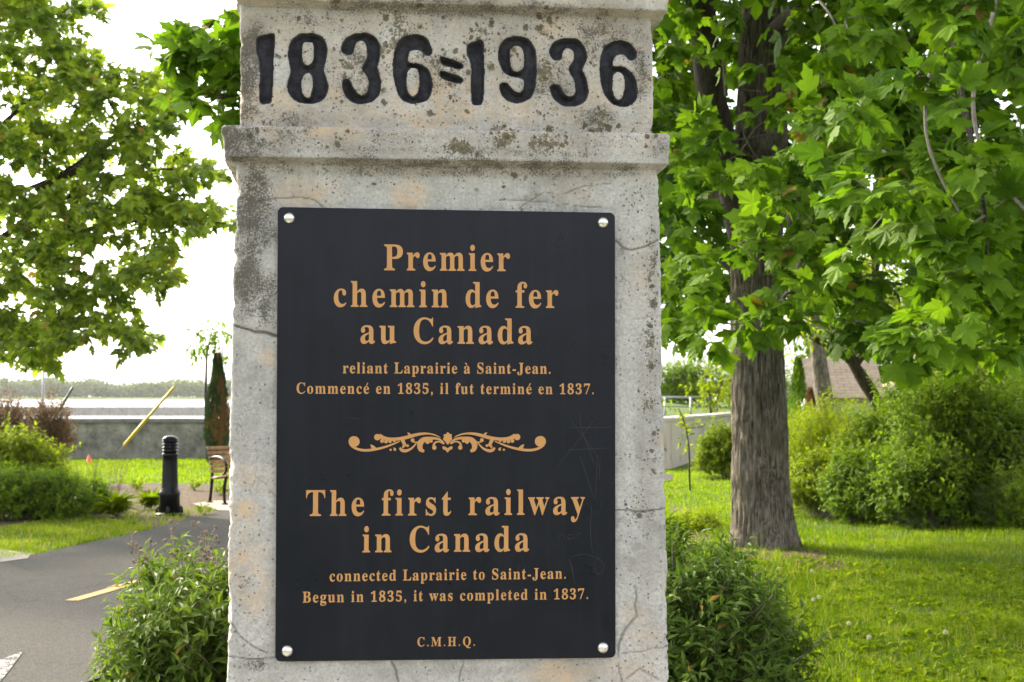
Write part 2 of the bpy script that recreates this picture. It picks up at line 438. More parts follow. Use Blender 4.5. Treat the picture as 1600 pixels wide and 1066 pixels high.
def m_concrete(name, c1, c2, stain=(0.10, 0.09, 0.07), k=1.0):
    nt = NT(name); v = nt.coord(); st = nt.coord((1, 1, 0.18))
    col = nt.mix(nt.rng(nt.noise(v, 2.5 * k, 7, 0.65), 0.3, 0.7), c1, c2)
    col = nt.mix(nt.rng(nt.noise(st, 5 * k, 5, 0.6), 0.5, 0.72, 0, 0.55), col, stain)
    col = nt.mix(nt.rng(nt.noise(v, 40 * k, 4, 0.7), 0.55, 0.75, 0, 0.4), col, stain)
    e = nt.vor(v, 1.1 * k, 'Distance', 1.0, 'DISTANCE_TO_EDGE')
    col = nt.mix(nt.rng(nt.math('ADD', e, nt.math('MULTIPLY', nt.noise(v, 9 * k), 0.06)), 0.036, 0.028, 0, 0.75), col, (0.05, 0.045, 0.04))
    P_(nt, col, 0.9, 0, 0.2); nt.bump(nt.noise(v, 12 * k, 7, 0.7), 0.6, 0.05); return nt.m
M['ground'] = m_ground(); M['asphalt'] = m_asphalt(); M['mulch'] = m_mulch()
M['seawall'] = m_concrete('old_seawall_concrete', (0.10, 0.097, 0.085), (0.36, 0.345, 0.30))
M['seawall_cap'] = m_concrete('seawall_cap_concrete', (0.17, 0.165, 0.15), (0.24, 0.23, 0.21), k=1.7)
M['pale_wall'] = m_concrete('pale_wall_concrete', (0.42, 0.38, 0.32), (0.54, 0.50, 0.43), stain=(0.28, 0.25, 0.20), k=0.4)
M['slab'] = m_concrete('slab_concrete', (0.26, 0.23, 0.20), (0.36, 0.32, 0.28), k=2.0)

def zg(xy):                     # height of the open ground
    x, y = xy[:, 0], xy[:, 1]
    p = np.stack([x * 0.5, y * 0.5, 0 * x], -1)
    z = 0.025 * vnoise(p, 3) + 0.012 * vnoise(p * 3.1, 5)
    # gentle swell of the lawn towards the shrubs on the right
    z = z + 0.10 * sstep(3.2, 6.0, x) * sstep(9, 15, y)
    flat = sstep(1.5, 2.4, x) ; left = 1 - flat
    z = z * (0.25 * left + flat)
    return z
def wall_y(x): return 30.9 + np.maximum(0, x - 3.2) * 3.15
def z_all(xy):
    x, y = xy[:, 0], xy[:, 1]
    z = zg(xy)
    riv = (x < 2.0) & (y > 37.25); z = np.where(riv, -1.9, z)
    bank = (x >= 2.0) & (y > wall_y(x) + 1.0); z = np.where(bank, 1.0 + 0.5 * sstep(0, 25, y - wall_y(x)), z)
    far = y > 1470; z = np.where(far, 0.6 + 0.02 * (y - 1470) ** 0.5, z)
    return z
xs = np.unique(np.round(np.concatenate([np.linspace(-1600, -60, 12), np.linspace(-60, -14, 24), np.linspace(-14, 18, 140), np.linspace(18, 60, 22), np.linspace(60, 1600, 12), [1.99, 2.0]]), 3))
ys = np.unique(np.round(np.concatenate([np.linspace(-60, 1, 20), np.linspace(1, 37, 150), [37.2, 37.3], np.linspace(38, 70, 40), np.linspace(75, 300, 12), [1200, 1465, 1475, 1600, 2200, 3500]]), 3))
gx, gy = np.meshgrid(xs, ys); xy = np.stack([gx.ravel(), gy.ravel()], -1)
mb = MB(); nx, ny = len(xs), len(ys)
i = (np.arange(ny - 1)[:, None] * nx + np.arange(nx - 1)[None]).ravel()
mb.add(np.column_stack([xy, z_all(xy)]), np.stack([i, i + 1, i + nx + 1, i + nx], -1))
tag(mb.build('ground', M['ground']), kind='structure')

nt = NT('river_water'); v = nt.coord((1, 0.35, 1))
P_(nt, (0.05, 0.065, 0.07), 0.12, 0, 0.5); nt.b.inputs['IOR'].default_value = 1.33
nt.bump(nt.noise(v, 1.6, 4), 0.10, 0.05)
mb = MB(); mb.add([[-1600, 37.3, -1.0], [1600, 37.3, -1.0], [1600, 1490, -1.0], [-1600, 1490, -1.0]], [[0, 1, 2, 3]])
tag(mb.build('river', nt.m), kind='structure')

def sheet(name, poly, mat, z=0.004, zf=zg, sub=0.5, jit=0.0, kind='structure'):
    """a flat sheet laid over the ground, its outline resampled and roughened"""
    poly = np.asarray(poly, float)[:, :2]; pts = []
    for k in range(len(poly)):
        a, b = poly[k], poly[(k + 1) % len(poly)]; m = max(1, int(np.hypot(*(b - a)) / 0.12))
        pts += [a + (b - a) * t / m for t in range(m)]
    pts = np.array(pts)
    if jit: pts = pts + jit * np.stack([vnoise(np.column_stack([pts * 4, 0 * pts[:, 0]]), 1), vnoise(np.column_stack([pts * 4, 0 * pts[:, 0]]), 2)], -1)
    # grid clipped softly: triangulate through Blender's tessellator on the outline plus height sampling
    import bmesh
    bm = bmesh.new()
    vs_ = [bm.verts.new((p[0], p[1], 0)) for p in pts]; f = bm.faces.new(vs_)
    if f.normal.z < 0: f.normal_flip()
    bmesh.ops.triangulate(bm, faces=[f])
    lo, hi = pts.min(0), pts.max(0)
    for ax, (l, h) in enumerate(zip(lo, hi)):
        for c in np.arange(l + sub, h, sub):
            no = (1, 0, 0) if ax == 0 else (0, 1, 0); co = (c, 0, 0) if ax == 0 else (0, c, 0)
            bmesh.ops.bisect_plane(bm, geom=bm.verts[:] + bm.edges[:] + bm.faces[:], plane_co=co, plane_no=no)
    q = np.array([v.co for v in bm.verts]); zz = zf(q[:, :2]) + z
    for v, c in zip(bm.verts, zz): v.co.z = c
    bmesh.ops.recalc_face_normals(bm, faces=bm.faces[:])
    me = bpy.data.meshes.new(name); bm.to_mesh(me); bm.free(); me.materials.append(mat)
    o = bpy.data.objects.new(name, me); COL.objects.link(o); tag(o, kind=kind); return o
FAR_EDGE = chaikin([(-7.2, 2), (-6.0, 8), (-5.3, 11.5), (-4.93, 13.7), (-4.3, 17.1), (-4.05, 20.3), (-3.0, 24), (-0.5, 27.3), (1.5, 28.5), (3.2, 28.9)], 2, False)
NEAR_EDGE = chaikin([(-4.0, 2), (-2.3, 8), (-1.6, 11.5), (-0.6, 17), (0.3, 20.5), (1.5, 24.5), (3.1, 27.2)], 2, False)
PATH = np.concatenate([FAR_EDGE, NEAR_EDGE[::-1]])
sheet('path', PATH, M['asphalt'], 0.016, jit=0.03)
MULCH = [G(*q)[:2] for q in [(175, 757), (355, 758), (450, 757), (450, 800), (355, 806), (250, 828), (200, 816), (130, 806), (60, 815), (0, 826), (-90, 835), (-90, 790), (60, 775)]]
sheet('mulch_bed', MULCH, M['mulch'], 0.010, jit=0.08)
sheet('bare_soil', [G(*q)[:2] for q in [(1245, 853), (1300, 868), (1330, 890), (1290, 893), (1235, 885), (1150, 872), (1128, 846)]], M['mulch'], 0.006, sub=0.3, jit=0.10)
sheet('bed_soil', [G(*q)[:2] for q in [(1046, 790), (1085, 796), (1108, 815), (1110, 850), (1046, 870)]], M['mulch'], 0.006, sub=0.3, jit=0.08)
sheet('paving_slab', [G(*q)[:2] for q in [(300, 790), (335, 785), (430, 785), (430, 803), (340, 800)]], M['slab'], 0.022, sub=2)
sheet('concrete_patch', [G(*q)[:2] for q in [(-60, 858), (10, 862), (52, 868), (40, 876), (-10, 883), (-60, 885)]], M['slab'], 0.022, sub=2, jit=0.04)
def m_gravel():
    nt = NT('pale_bounce_gravel'); v = nt.coord(); s = nt.n('SeparateColor'); nt.l(nt.vor(v, 60, 'Color'), s.inputs[0])
    col = nt.mix(s.outputs[0], (0.20, 0.18, 0.155), (0.40, 0.37, 0.33)); P_(nt, col, 0.95, 0, 0.2); nt.bump(s.outputs[1], 0.8, 0.02); return nt.m
M['gravel'] = m_gravel()
sheet('bounce_apron', [(-3.0, -0.6), (4.5, -0.9), (4.2, 1.5), (2.2, 3.0), (-1.8, 3.0), (-3.0, 1.0)], M['gravel'], 0.024, sub=1.0, jit=0.1)  # unseen pale ground added to bounce neutral light onto the pillar front
# markings on the path
M['yellow'] = m_paint('worn_yellow_paint', (0.50, 0.335, 0.16), 0.56); M['white'] = m_paint('worn_white_paint', (0.60, 0.59, 0.57), 0.43)
a, b = G(112, 942)[:2], G(205, 915)[:2]; d = (b - a) / np.hypot(*(b - a)); b = a + d * 1.2; s = np.array([d[1], -d[0]]) * 0.055
sheet('path_marking', [a - s, a + s, b + s, b - s], M['yellow'], 0.021, sub=1.0)
sheet('path_marking', [a - s - d * 5.2, a + s - d * 5.2, a + s - d * 3.3, a - s - d * 3.3], M['yellow'], 0.021, sub=1.0)
tip = G(37, 1022)[:2]
sheet('path_marking', [tip, G(4, 1066)[:2], G(-30, 1110)[:2], G(-58, 1108)[:2], G(-100, 1200)[:2], G(-150, 1190)[:2], G(-95, 1098)[:2], G(-120, 1090)[:2], G(-45, 1052)[:2]], M['white'], 0.021, sub=1.0)

# river walls and what stands on the water
def wall_mesh(name, line, z0, z1, th, mat, cap=None, capmat=None, label='', cat='wall'):
    root = empty(name, (line[0][0], line[0][1], z0)); tag(root, label, cat)
    line = np.asarray(line, float); mb = MB()
    n = 90; L = np.linspace(0, 1, n); seg = np.concatenate([[0], np.cumsum(np.hypot(*np.diff(line, axis=0).T))]); seg /= seg[-1]
    x = np.interp(L, seg, line[:, 0]); y = np.interp(L, seg, line[:, 1])
    tx = np.gradient(x); ty = np.gradient(y); q = np.hypot(tx, ty); nxn, nyn = ty / q, -tx / q
    m = 14; prof = [(0, t) for t in np.linspace(0, 1, m)] + [(th, t) for t in np.linspace(1, 0, m)]
    k = len(prof); v = []
    for (o, t) in prof:
        j = 0.03 * fbm(np.stack([x * 1.7, y * 1.7 + o, np.full(n, t * 2)], -1), 4) if 0.02 < t < 0.98 else 0
        v.append(np.stack([x - nxn * o + nxn * j, y - nyn * o + nyn * j, np.full(n, z0 + (z1 - z0) * t)], -1))
    v = np.stack(v, 1).reshape(-1, 3)
    i = np.arange(n - 1)[:, None] * k; j = np.arange(k)[None]; jn = (j + 1) % k
    mb.add(v, np.stack([i + j, i + jn, i + k + jn, i + k + j], -1).reshape(-1, 4))
    mb.f.append((np.array([list(range(k))[::-1]]), 0)); mb.f.append((np.array([[(n - 1) * k + t for t in range(k)]]), 0))
    ob = mb.build('wall_face', mat, root, smooth=False); ob.location = -root.location
    if cap:
        mb = MB(); v = []
        for (o, z) in ((-cap[0], z1 + 0.003), (-cap[0], z1 + cap[1] - 0.02), (-cap[0] + 0.02, z1 + cap[1]), (th + cap[0] - 0.02, z1 + cap[1]), (th + cap[0], z1 + cap[1] - 0.02), (th + cap[0], z1 + 0.003)):
            jj = 0.008 * vnoise(np.stack([x * 2, y * 2, np.full(n, z * 9 + o)], -1), 8)
            v.append(np.stack([x - nxn * o, y - nyn * o, np.full(n, z) + (jj if z > z1 + 0.01 else 0)], -1))
        k = len(v); v = np.stack(v, 1).reshape(-1, 3); j = np.arange(k)[None]; jn = (j + 1) % k; i = np.arange(n - 1)[:, None] * k
        mb.add(v, np.stack([i + j, i + jn, i + k + jn, i + k + j], -1).reshape(-1, 4))
        mb.f.append((np.array([list(range(k))[::-1]]), 0)); mb.f.append((np.array([[(n - 1) * k + t for t in range(k)]]), 0))
        ob = mb.build('coping', capmat, root, smooth=False); ob.location = -root.location
    return root
wall_mesh('seawall', [(-30, 36.9), (-12, 37.0), (1.85, 37.0)], -0.1, 0.93, 0.45, M['seawall'], (0.05, 0.10), M['seawall_cap'], 'low grey cracked concrete seawall along the river behind the lawn')
wall_mesh('breakwater', [(-150, 205), (-60, 206), (-8, 206)], -1.4, 0.12, 2.5, M['pale_wall'], None, None, 'long low grey breakwater lying across the bright river', 'breakwater')
wall_mesh('retaining_wall', [(1.9, 46.0), (1.95, 38.0), (1.97, 31.4), (2.2, 30.9), (3.1, 30.9), (3.4, 31.4), (5.9, 39.4), (9.0, 49.2)], -0.1, 1.06, 0.35, M['pale_wall'], (0.03, 0.08), M['pale_wall'], 'pale beige concrete retaining wall right of the pillar')

# ================================================================== MONUMENT PILLAR
YAW = R(5.9)
T_ = np.array([math.cos(YAW), math.sin(YAW), 0]); N_ = np.array([math.sin(YAW), -math.cos(YAW), 0]); P0 = P(696, 680, 2.6)
def face(px, py, off=0.0):      # (u, z) on the pillar's front plane, moved out by off
    r = ray(px, py); s = ((P0 + N_ * off - EYE) @ N_) / (r @ N_); X = EYE + r * s - P0
    return np.array([X @ T_, X[2] + P0[2]])
HD = 0.30
org = P0 - N_ * HD
pillar = empty('stone_pillar', (org[0], org[1], 0), YAW)
tag(pillar, 'tall weathered grey cement pillar with black carved numerals and a plaque', 'pillar')
OB = 0.026                       # overhang of the band
def loft(zs, prof, du, r=0.012, chip=0.0026, seed=0, nside=40):
    """rounded-rectangle section lofted over heights zs; prof(z) -> uL, uR, out"""
    zs = np.asarray(zs); uL, uR, out = prof(zs); yf = -HD - out; yb = HD + out
    nf = int((uR - uL).max() / du); na = 7
    segs, nrm = [], []
    def arc(cx, cy, a0):
        for t in np.linspace(0, math.pi / 2, na):
            a = a0 + t; segs.append((cx + r * math.cos(a), cy + r * math.sin(a))); nrm.append((math.cos(a), math.sin(a)))
    def line(x0, y0, x1, y1, n, nn):
        for t in np.linspace(0, 1, n + 2)[1:-1]: segs.append((x0 + (x1 - x0) * t, y0 + (y1 - y0) * t)); nrm.append(nn)
    arc(uL + r, yf + r, math.pi)
    line(uL + r, yf, uR - r, yf, nf, (0, -1))
    arc(uR - r, yf + r, 1.5 * math.pi)
    line(uR, yf + r, uR, yb - r, nside, (1, 0))
    arc(uR - r, yb - r, 0)
    line(uR - r, yb, uL + r, yb, nside, (0, 1))
    arc(uL + r, yb - r, math.pi / 2)
    line(uL, yb - r, uL, yf + r, nside, (-1, 0))
    x = np.stack([np.broadcast_to(s[0], zs.shape) for s in segs], 1); y = np.stack([np.broadcast_to(s[1], zs.shape) for s in segs], 1)
    z = np.broadcast_to(zs[:, None], x.shape); n = np.array(nrm)
    K = len(segs); p = np.stack([x, y, z], -1).reshape(-1, 3)
    nn = np.concatenate([np.broadcast_to(n[None], (len(zs), K, 2)).reshape(-1, 2), np.zeros((len(p), 1))], 1)
    d = 0.0035 * fbm(p * 6, seed, 3) + 0.0022 * fbm(p * 28, seed + 3, 4) + 0.0009 * vnoise(p * 160, seed + 9)
    e = np.exp(-(np.minimum(np.abs(p[:, 0] - np.repeat(uL, K)), np.abs(p[:, 0] - np.repeat(uR, K))) / 0.010) ** 2)
    c = fbm(p * np.array([20, 20, 34.0]), seed + 21, 4)
    chip_ = np.where(p[:, 0] < 0, chip, chip * 0.45)
    d = d - e * chip_ * sstep(0.0, 0.35, c) * 2.2
    p = p + nn * d[:, None]
    i = np.arange(len(zs) - 1)[:, None] * K; j = np.arange(K)[None]; jn = (j + 1) % K
    f = np.stack([i + j, i + jn, i + K + jn, i + K + j], -1).reshape(-1, 4)
    return p, f, K, nf, na
def blob(p, items, seed):
    """soft irregular patches given at pixels of the photograph: (px, py, rx, ry, strength)"""
    o = np.zeros(len(p)); w = 0.45 * fbm(np.stack([p[:, 0] * 26, p[:, 2] * 26, 0 * p[:, 0]], -1), seed, 5)
    for (px, py, rx, ry, s) in items:
        u, z = face(px, py); k = 2.6 / F
        dd = np.hypot((p[:, 0] - u) / (rx * k), (p[:, 2] - z) / (ry * k)) + w
        o = np.maximum(o, s * sstep(1.45, 0.25, dd))
    return o
def front_mask(p): return sstep(-HD + 0.05, -HD - 0.002, p[:, 1])

GRIME = [(392, 330, 50, 90, 0.94), (385, 430, 42, 95, 0.90), (420, 470, 30, 60, 0.75), (390, 100, 34, 120, 0.98), (470, 30, 110, 30, 0.56), (640, 45, 90, 40, 0.44),
         (560, 110, 60, 70, 0.56), (690, 120, 70, 60, 0.62), (860, 120, 60, 60, 0.62), (940, 60, 70, 60, 0.69), (1000, 110, 26, 110, 0.75), (930, 185, 60, 30, 0.75), (450, 205, 60, 40, 0.62), (362, 225, 44, 40, 0.98),
         (430, 232, 60, 18, 0.62), (700, 240, 420, 14, .62), (560, 225, 120, 30, .5), (900, 222, 140, 34, .55), (760, 150, 200, 34, .35), (640, 110, 200, 60, .35), (700, 268, 420, 14, 0.69), (700, 190, 300, 10, 0.38), (1020, 460, 14, 240, 0.50), (1000, 560, 30, 160, 0.31), (1010, 760, 25, 120, 0.44), (700, 100, 330, 90, .30), (700, 225, 340, 30, .5), (370, 228, 60, 44, .95), (1030, 228, 30, 40, .6), (700, 258, 420, 12, .8), (980, 450, 30, 50, 0.38),
         (372, 640, 22, 90, 0.44), (378, 915, 18, 40, 0.50), (400, 1038, 40, 12, 0.62), (990, 945, 22, 22, 0.38), (900, 1045, 90, 20, 0.38), (700, 1050, 300, 8, 0.38), (700, 14, 420, 16, 0.75), (970, 430, 14, 90, 0.44)]
OCHRE = [(410, 165, 60, 36, .9), (560, 165, 70, 40, .8), (660, 160, 60, 60, 1), (720, 150, 50, 50, .9), (800, 165, 60, 40, .7), (860, 50, 60, 40, .6), (950, 150, 60, 40, .6), (505, 130, 24, 70, .4),
         (525, 210, 60, 20, .9), (480, 300, 60, 30, .6), (640, 300, 28, 30, 1), (395, 290, 30, 40, .5), (370, 870, 26, 70, .9), (385, 800, 20, 20, 1), (395, 900, 30, 60, .7), (385, 745, 40, 20, .5),
         (1000, 985, 30, 40, .6), (880, 1050, 60, 22, .9), (980, 1050, 60, 25, .4), (900, 300, 50, 20, .3), (1005, 420, 20, 50, .35), (420, 560, 14, 14, .6), (1035, 690, 8, 20, .8), (700, 268, 400, 10, .35)]
LICH = [(620, 60, 70, 50, .55), (560, 120, 50, 60, .5), (530, 50, 60, 40, .28), (700, 110, 50, 60, .45), (760, 60, 60, 40, .5), (850, 40, 50, 30, .55), (850, 125, 30, 60, .6), (780, 215, 30, 40, .65), (720, 235, 40, 20, .6),
        (850, 225, 40, 30, .6), (940, 190, 40, 30, .6), (420, 205, 40, 30, .45), (510, 235, 50, 20, .4), (660, 230, 60, 24, .25), (1000, 215, 50, 30, .3), (450, 50, 50, 40, .3), (930, 60, 50, 50, .45), (1000, 130, 30, 70, .35),
        (1018, 420, 14, 90, .5), (1016, 540, 14, 80, .6), (1012, 640, 16, 60, .5), (1000, 790, 30, 30, .4), (1018, 720, 20, 90, .35), (620, 285, 60, 20, .2), (760, 280, 200, 16, .12), (1000, 300, 30, 40, .3), (900, 180, 300, 30, .15), (700, 100, 330, 110, .24), (700, 225, 340, 26, .22), (690, 290, 330, 26, .10)]
CRACKS = [([(360, 507), (378, 512), (398, 519), (415, 520), (432, 525)], 1.9, 1), ([(962, 376), (975, 388), (988, 391), (1006, 386), (1030, 375)], 1.1, .8), ([(960, 797), (982, 797), (1000, 800), (1042, 795)], 1.2, .8),
          ([(352, 1026), (390, 1031), (432, 1027)], 1.2, .7), ([(362, 975), (375, 995), (395, 1010), (416, 1020)], 1.3, .7), ([(994, 922), (993, 948), (996, 962), (976, 985), (966, 1010), (968, 1050), (975, 1075)], 1.9, .6),
          ([(968, 1022), (1000, 1018), (1048, 1010)], 1.2, .5), ([(612, 1035), (620, 1050), (622, 1075)], 1.5, .7), ([(724, 1035), (720, 1050), (717, 1075)], 1.2, .5), ([(398, 317), (425, 311), (470, 308), (492, 313), (505, 325)], 0.9, .6),
          ([(812, 325), (850, 300), (880, 303), (915, 290), (955, 287)], 0.9, .55), ([(780, 312), (850, 316), (905, 322), (942, 325)], 0.9, .5), ([(962, 504), (990, 500), (1034, 492)], 0.8, .25), ([(400, 700), (402, 730), (396, 760)], 0.9, .3),
          ([(400, 745), (415, 755), (430, 775)], 0.9, .45), ([(978, 1060), (1000, 1045), (1030, 1062)], 1.2, .5)]
def wear_of(p, seed):
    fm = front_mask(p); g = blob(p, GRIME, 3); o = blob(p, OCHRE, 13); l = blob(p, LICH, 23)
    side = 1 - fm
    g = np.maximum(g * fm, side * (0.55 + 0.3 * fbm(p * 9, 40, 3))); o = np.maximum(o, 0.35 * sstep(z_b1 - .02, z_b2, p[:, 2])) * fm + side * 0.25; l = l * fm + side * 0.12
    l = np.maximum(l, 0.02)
    return np.stack([np.clip(g, 0, 1), np.clip(o, 0, 1), np.clip(l, 0, 1), np.zeros(len(p))], -1)

z_b0 = face(700, 262)[1]; z_b1 = face(700, 250, OB)[1]; z_b2 = face(700, 203, OB)[1]
z_m0 = face(700, 20)[1]; z_m1 = face(700, 7, OB)[1]
sL = [face(369, 262), face(361, 560), face(355, 900), face(353, 1066)]; sR = [face(1030, 270), face(1036, 560), face(1043, 900), face(1047, 1066)]
def prof_shaft(z):
    zl = [q[1] for q in sL][::-1]; ul = [q[0] for q in sL][::-1]; zr = [q[1] for q in sR][::-1]; ur = [q[0] for q in sR][::-1]
    a = np.interp(z, zl, ul); b = np.interp(z, zr, ur)
    a = a - 0.012 * np.clip(zl[0] - z, 0, 9); b = b + 0.012 * np.clip(zr[0] - z, 0, 9); return a, b, 0 * z
# shaft
zs = np.concatenate([np.linspace(-0.15, 1.03, 40)[:-1], np.arange(1.03, z_b0 + 0.01, 0.0021)])
p, f, K, nf, na = loft(zs, prof_shaft, 0.0021, r=0.010, chip=0.0028, seed=2)
wr = wear_of(p, 2)
front = p[:, 1] < -HD + 0.03
pf = p[front]; q2 = np.stack([pf[:, 0], pf[:, 2]], -1)
q2n = q2 + 0.0022 * np.stack([fbm(np.column_stack([q2 * 60, 0 * q2[:, 0]]), 61), fbm(np.column_stack([q2 * 60, 0 * q2[:, 0]]), 62)], -1)
dep = np.zeros(len(pf)); ck = np.zeros(len(pf)); k = 2.6 / F
for (ln, w, s) in CRACKS:
    L = np.array([face(*c) for c in ln]); dd = seg_dist(q2n, L, False); w = w * k * (0.75 + 0.5 * vnoise(np.column_stack([q2 * 25, 0 * q2[:, 0]]), 77))
    m = sstep(1.6, 0.5, dd / w); ck = np.maximum(ck, m * s); dep = np.maximum(dep, 0.0045 * s * m)
# spalled shallow patches near the left edge and the foot
sp = blob(pf, [(378, 330, 22, 70, 1), (372, 880, 22, 70, 1), (380, 760, 30, 26, .8), (990, 1000, 40, 50, .7), (1040, 700, 10, 50, 1), (420, 300, 60, 20, .6)], 91)
dep = dep + 0.0022 * sp * (0.6 + 0.8 * fbm(np.column_stack([q2 * 70, 0 * q2[:, 0]]), 5))
p[front, 1] += dep; wr[front, 3] = ck * 0.8
mb = MB(); mb.add(p, f); mb.build('shaft', M['stone'], pillar, cols=wr)
# band: chamfer under, face, sloped top
uLb, uRb = face(345, 225, OB)[0], face(1049, 232, OB)[0]
def prof_band(z):
    o = np.interp(z, [z_b0, z_b1, z_b2 - 0.003, z_b2 + 0.002], [-0.004, OB, OB, OB - 0.004]); d = OB - o
    return uLb + d, uRb - d, o
zs = np.unique(np.concatenate([np.linspace(z_b0, z_b1, 10), np.arange(z_b1, z_b2 - 0.003, 0.0024), np.linspace(z_b2 - 0.003, z_b2 + 0.002, 5)]))
p, f, K, nf, na = loft(zs, prof_band, 0.0026, r=0.007, chip=0.0026, seed=5)
mb = MB(); mb.add(p, f); n0 = 0
mb.f.append((np.array([list(range(K))[::-1]]), 0)); mb.f.append((np.array([[(len(zs) - 1) * K + t for t in range(K)]]), 0))
mb.build('band', M['stone'], pillar, cols=wear_of(p, 5))
# upper block with the carved date
uL2, uR2 = face(374, 105)[0], face(1021, 110)[0]
S1 = lambda q: np.array([(x / 4.1 + 340, y / 4.1) for x, y in q]); S2 = lambda q: np.array([(x / 3.808 + 690, y / 3.808) for x, y in q])
NUM = [
 ('1', S1([(245, 240), (300, 222), (360, 203), (366, 240), (358, 330), (356, 450), (352, 560), (346, 640), (325, 662), (280, 662), (265, 640), (268, 540), (272, 440), (268, 365), (246, 345)]), []),
 ('8', S1([(575, 208), (630, 215), (672, 240), (698, 290), (702, 340), (690, 390), (678, 435), (690, 490), (708, 540), (705, 580), (685, 625), (645, 655), (590, 664), (530, 658), (480, 630), (450, 585), (446, 540), (460, 490), (470, 445), (455, 390), (446, 340), (460, 280), (490, 240), (530, 215)]),
  [S1([(552, 264), (605, 266), (618, 285), (618, 350), (614, 395), (595, 414), (570, 416), (545, 400), (540, 350), (540, 290)]), S1([(585, 460), (605, 475), (610, 530), (606, 590), (592, 622), (570, 628), (548, 610), (536, 570), (534, 520), (545, 480), (565, 464)])]),
 ('3', S1([(788, 320), (805, 265), (840, 230), (890, 210), (950, 210), (1000, 230), (1030, 260), (1043, 320), (1040, 370), (1025, 410), (1018, 430), (1032, 460), (1046, 510), (1045, 570), (1025, 620), (985, 650), (920, 668), (870, 655), (830, 630), (805, 590), (795, 545), (805, 512), (830, 502), (850, 515), (862, 550), (880, 580), (905, 605), (935, 610), (960, 590), (970, 555), (970, 510), (955, 480), (938, 460), (920, 440), (935, 415), (955, 375), (960, 320), (950, 275), (930, 258), (895, 260), (875, 290), (872, 330), (850, 350), (810, 345)]), []),
 ('6', S1([(1255, 218), (1310, 225), (1345, 250), (1368, 290), (1376, 330), (1360, 355), (1335, 358), (1315, 330), (1290, 318), (1240, 320), (1222, 340), (1218, 405), (1250, 402), (1290, 405), (1330, 425), (1360, 460), (1375, 510), (1378, 560), (1365, 610), (1335, 645), (1270, 664), (1210, 655), (1170, 620), (1145, 570), (1130, 500), (1122, 420), (1130, 340), (1150, 280), (1185, 240), (1220, 222)]),
  [S1([(1225, 435), (1280, 435), (1292, 470), (1295, 520), (1290, 580), (1265, 615), (1240, 618), (1215, 590), (1208, 540), (1212, 480)])]),
 ('=', np.array([(687, 90), (692, 88), (705, 92), (722, 99), (725, 105), (720, 108), (705, 105), (690, 100)]), []),
 ('=', np.array([(686, 113), (691, 110), (705, 115), (721, 120), (725, 126), (719, 130), (702, 127), (689, 121)]), []),
 ('1', S2([(150, 265), (185, 245), (250, 232), (252, 300), (254, 400), (254, 500), (250, 590), (235, 624), (195, 626), (178, 605), (178, 500), (178, 400), (172, 350), (150, 320)]), []),
 ('9', S2([(455, 210), (510, 222), (545, 260), (562, 310), (568, 380), (566, 450), (558, 520), (540, 570), (500, 600), (450, 612), (400, 600), (360, 565), (345, 525), (352, 495), (375, 488), (398, 497), (420, 530), (450, 550), (475, 552), (492, 530), (495, 468), (470, 462), (420, 455), (380, 435), (350, 395), (336, 340), (340, 290), (360, 250), (400, 220)]),
  [S2([(420, 275), (450, 268), (480, 280), (492, 310), (494, 370), (488, 410), (460, 428), (430, 422), (412, 390), (406, 330), (408, 295)])]),
 ('3', S2([(640, 310), (655, 265), (690, 235), (750, 222), (810, 232), (845, 265), (862, 310), (870, 345), (850, 385), (835, 410), (850, 440), (868, 490), (875, 540), (865, 590), (830, 622), (770, 634), (715, 625), (680, 595), (655, 555), (645, 520), (660, 502), (690, 500), (712, 520), (725, 550), (750, 575), (785, 572), (800, 545), (798, 500), (785, 460), (765, 430), (758, 405), (785, 370), (795, 330), (785, 295), (755, 282), (730, 290), (718, 320), (715, 350), (690, 362), (660, 345)]), []),
 ('6', S2([(1045, 236), (1100, 245), (1140, 270), (1160, 305), (1166, 335), (1150, 355), (1120, 358), (1100, 335), (1070, 318), (1035, 325), (1020, 350), (1015, 398), (1060, 390), (1110, 410), (1145, 450), (1165, 500), (1168, 550), (1155, 600), (1120, 630), (1070, 637), (1020, 620), (980, 580), (955, 520), (942, 450), (940, 380), (955, 310), (985, 265)]),
  [S2([(1030, 430), (1070, 425), (1088, 450), (1092, 510), (1085, 570), (1062, 602), (1035, 590), (1018, 550), (1014, 490), (1018, 450)])]),
]
zs = np.concatenate([np.linspace(z_b2 - 0.006, z_b2 + 0.03, 12)[:-1], np.arange(z_b2 + 0.03, z_m0 - 0.02, 0.0013), np.linspace(z_m0 - 0.02, z_m0 + 0.012, 10)])
def prof_up(z): return uL2 + 0 * z, uR2 + 0 * z, 0 * z - 0.001
p, f, K, nf, na = loft(zs, prof_up, 0.0013, r=0.009, chip=0.0026, seed=8)
wr = wear_of(p, 8)
front = np.where(p[:, 1] < -HD + 0.02)[0]
q2 = np.stack([p[front, 0], p[front, 2]], -1)
q2 = q2 + 0.0015 * np.stack([fbm(np.column_stack([q2 * 90, 0 * q2[:, 0]]), 31), fbm(np.column_stack([q2 * 90, 0 * q2[:, 0]]), 32)], -1)
which = np.full(len(p), -1); dep = np.zeros(len(p))
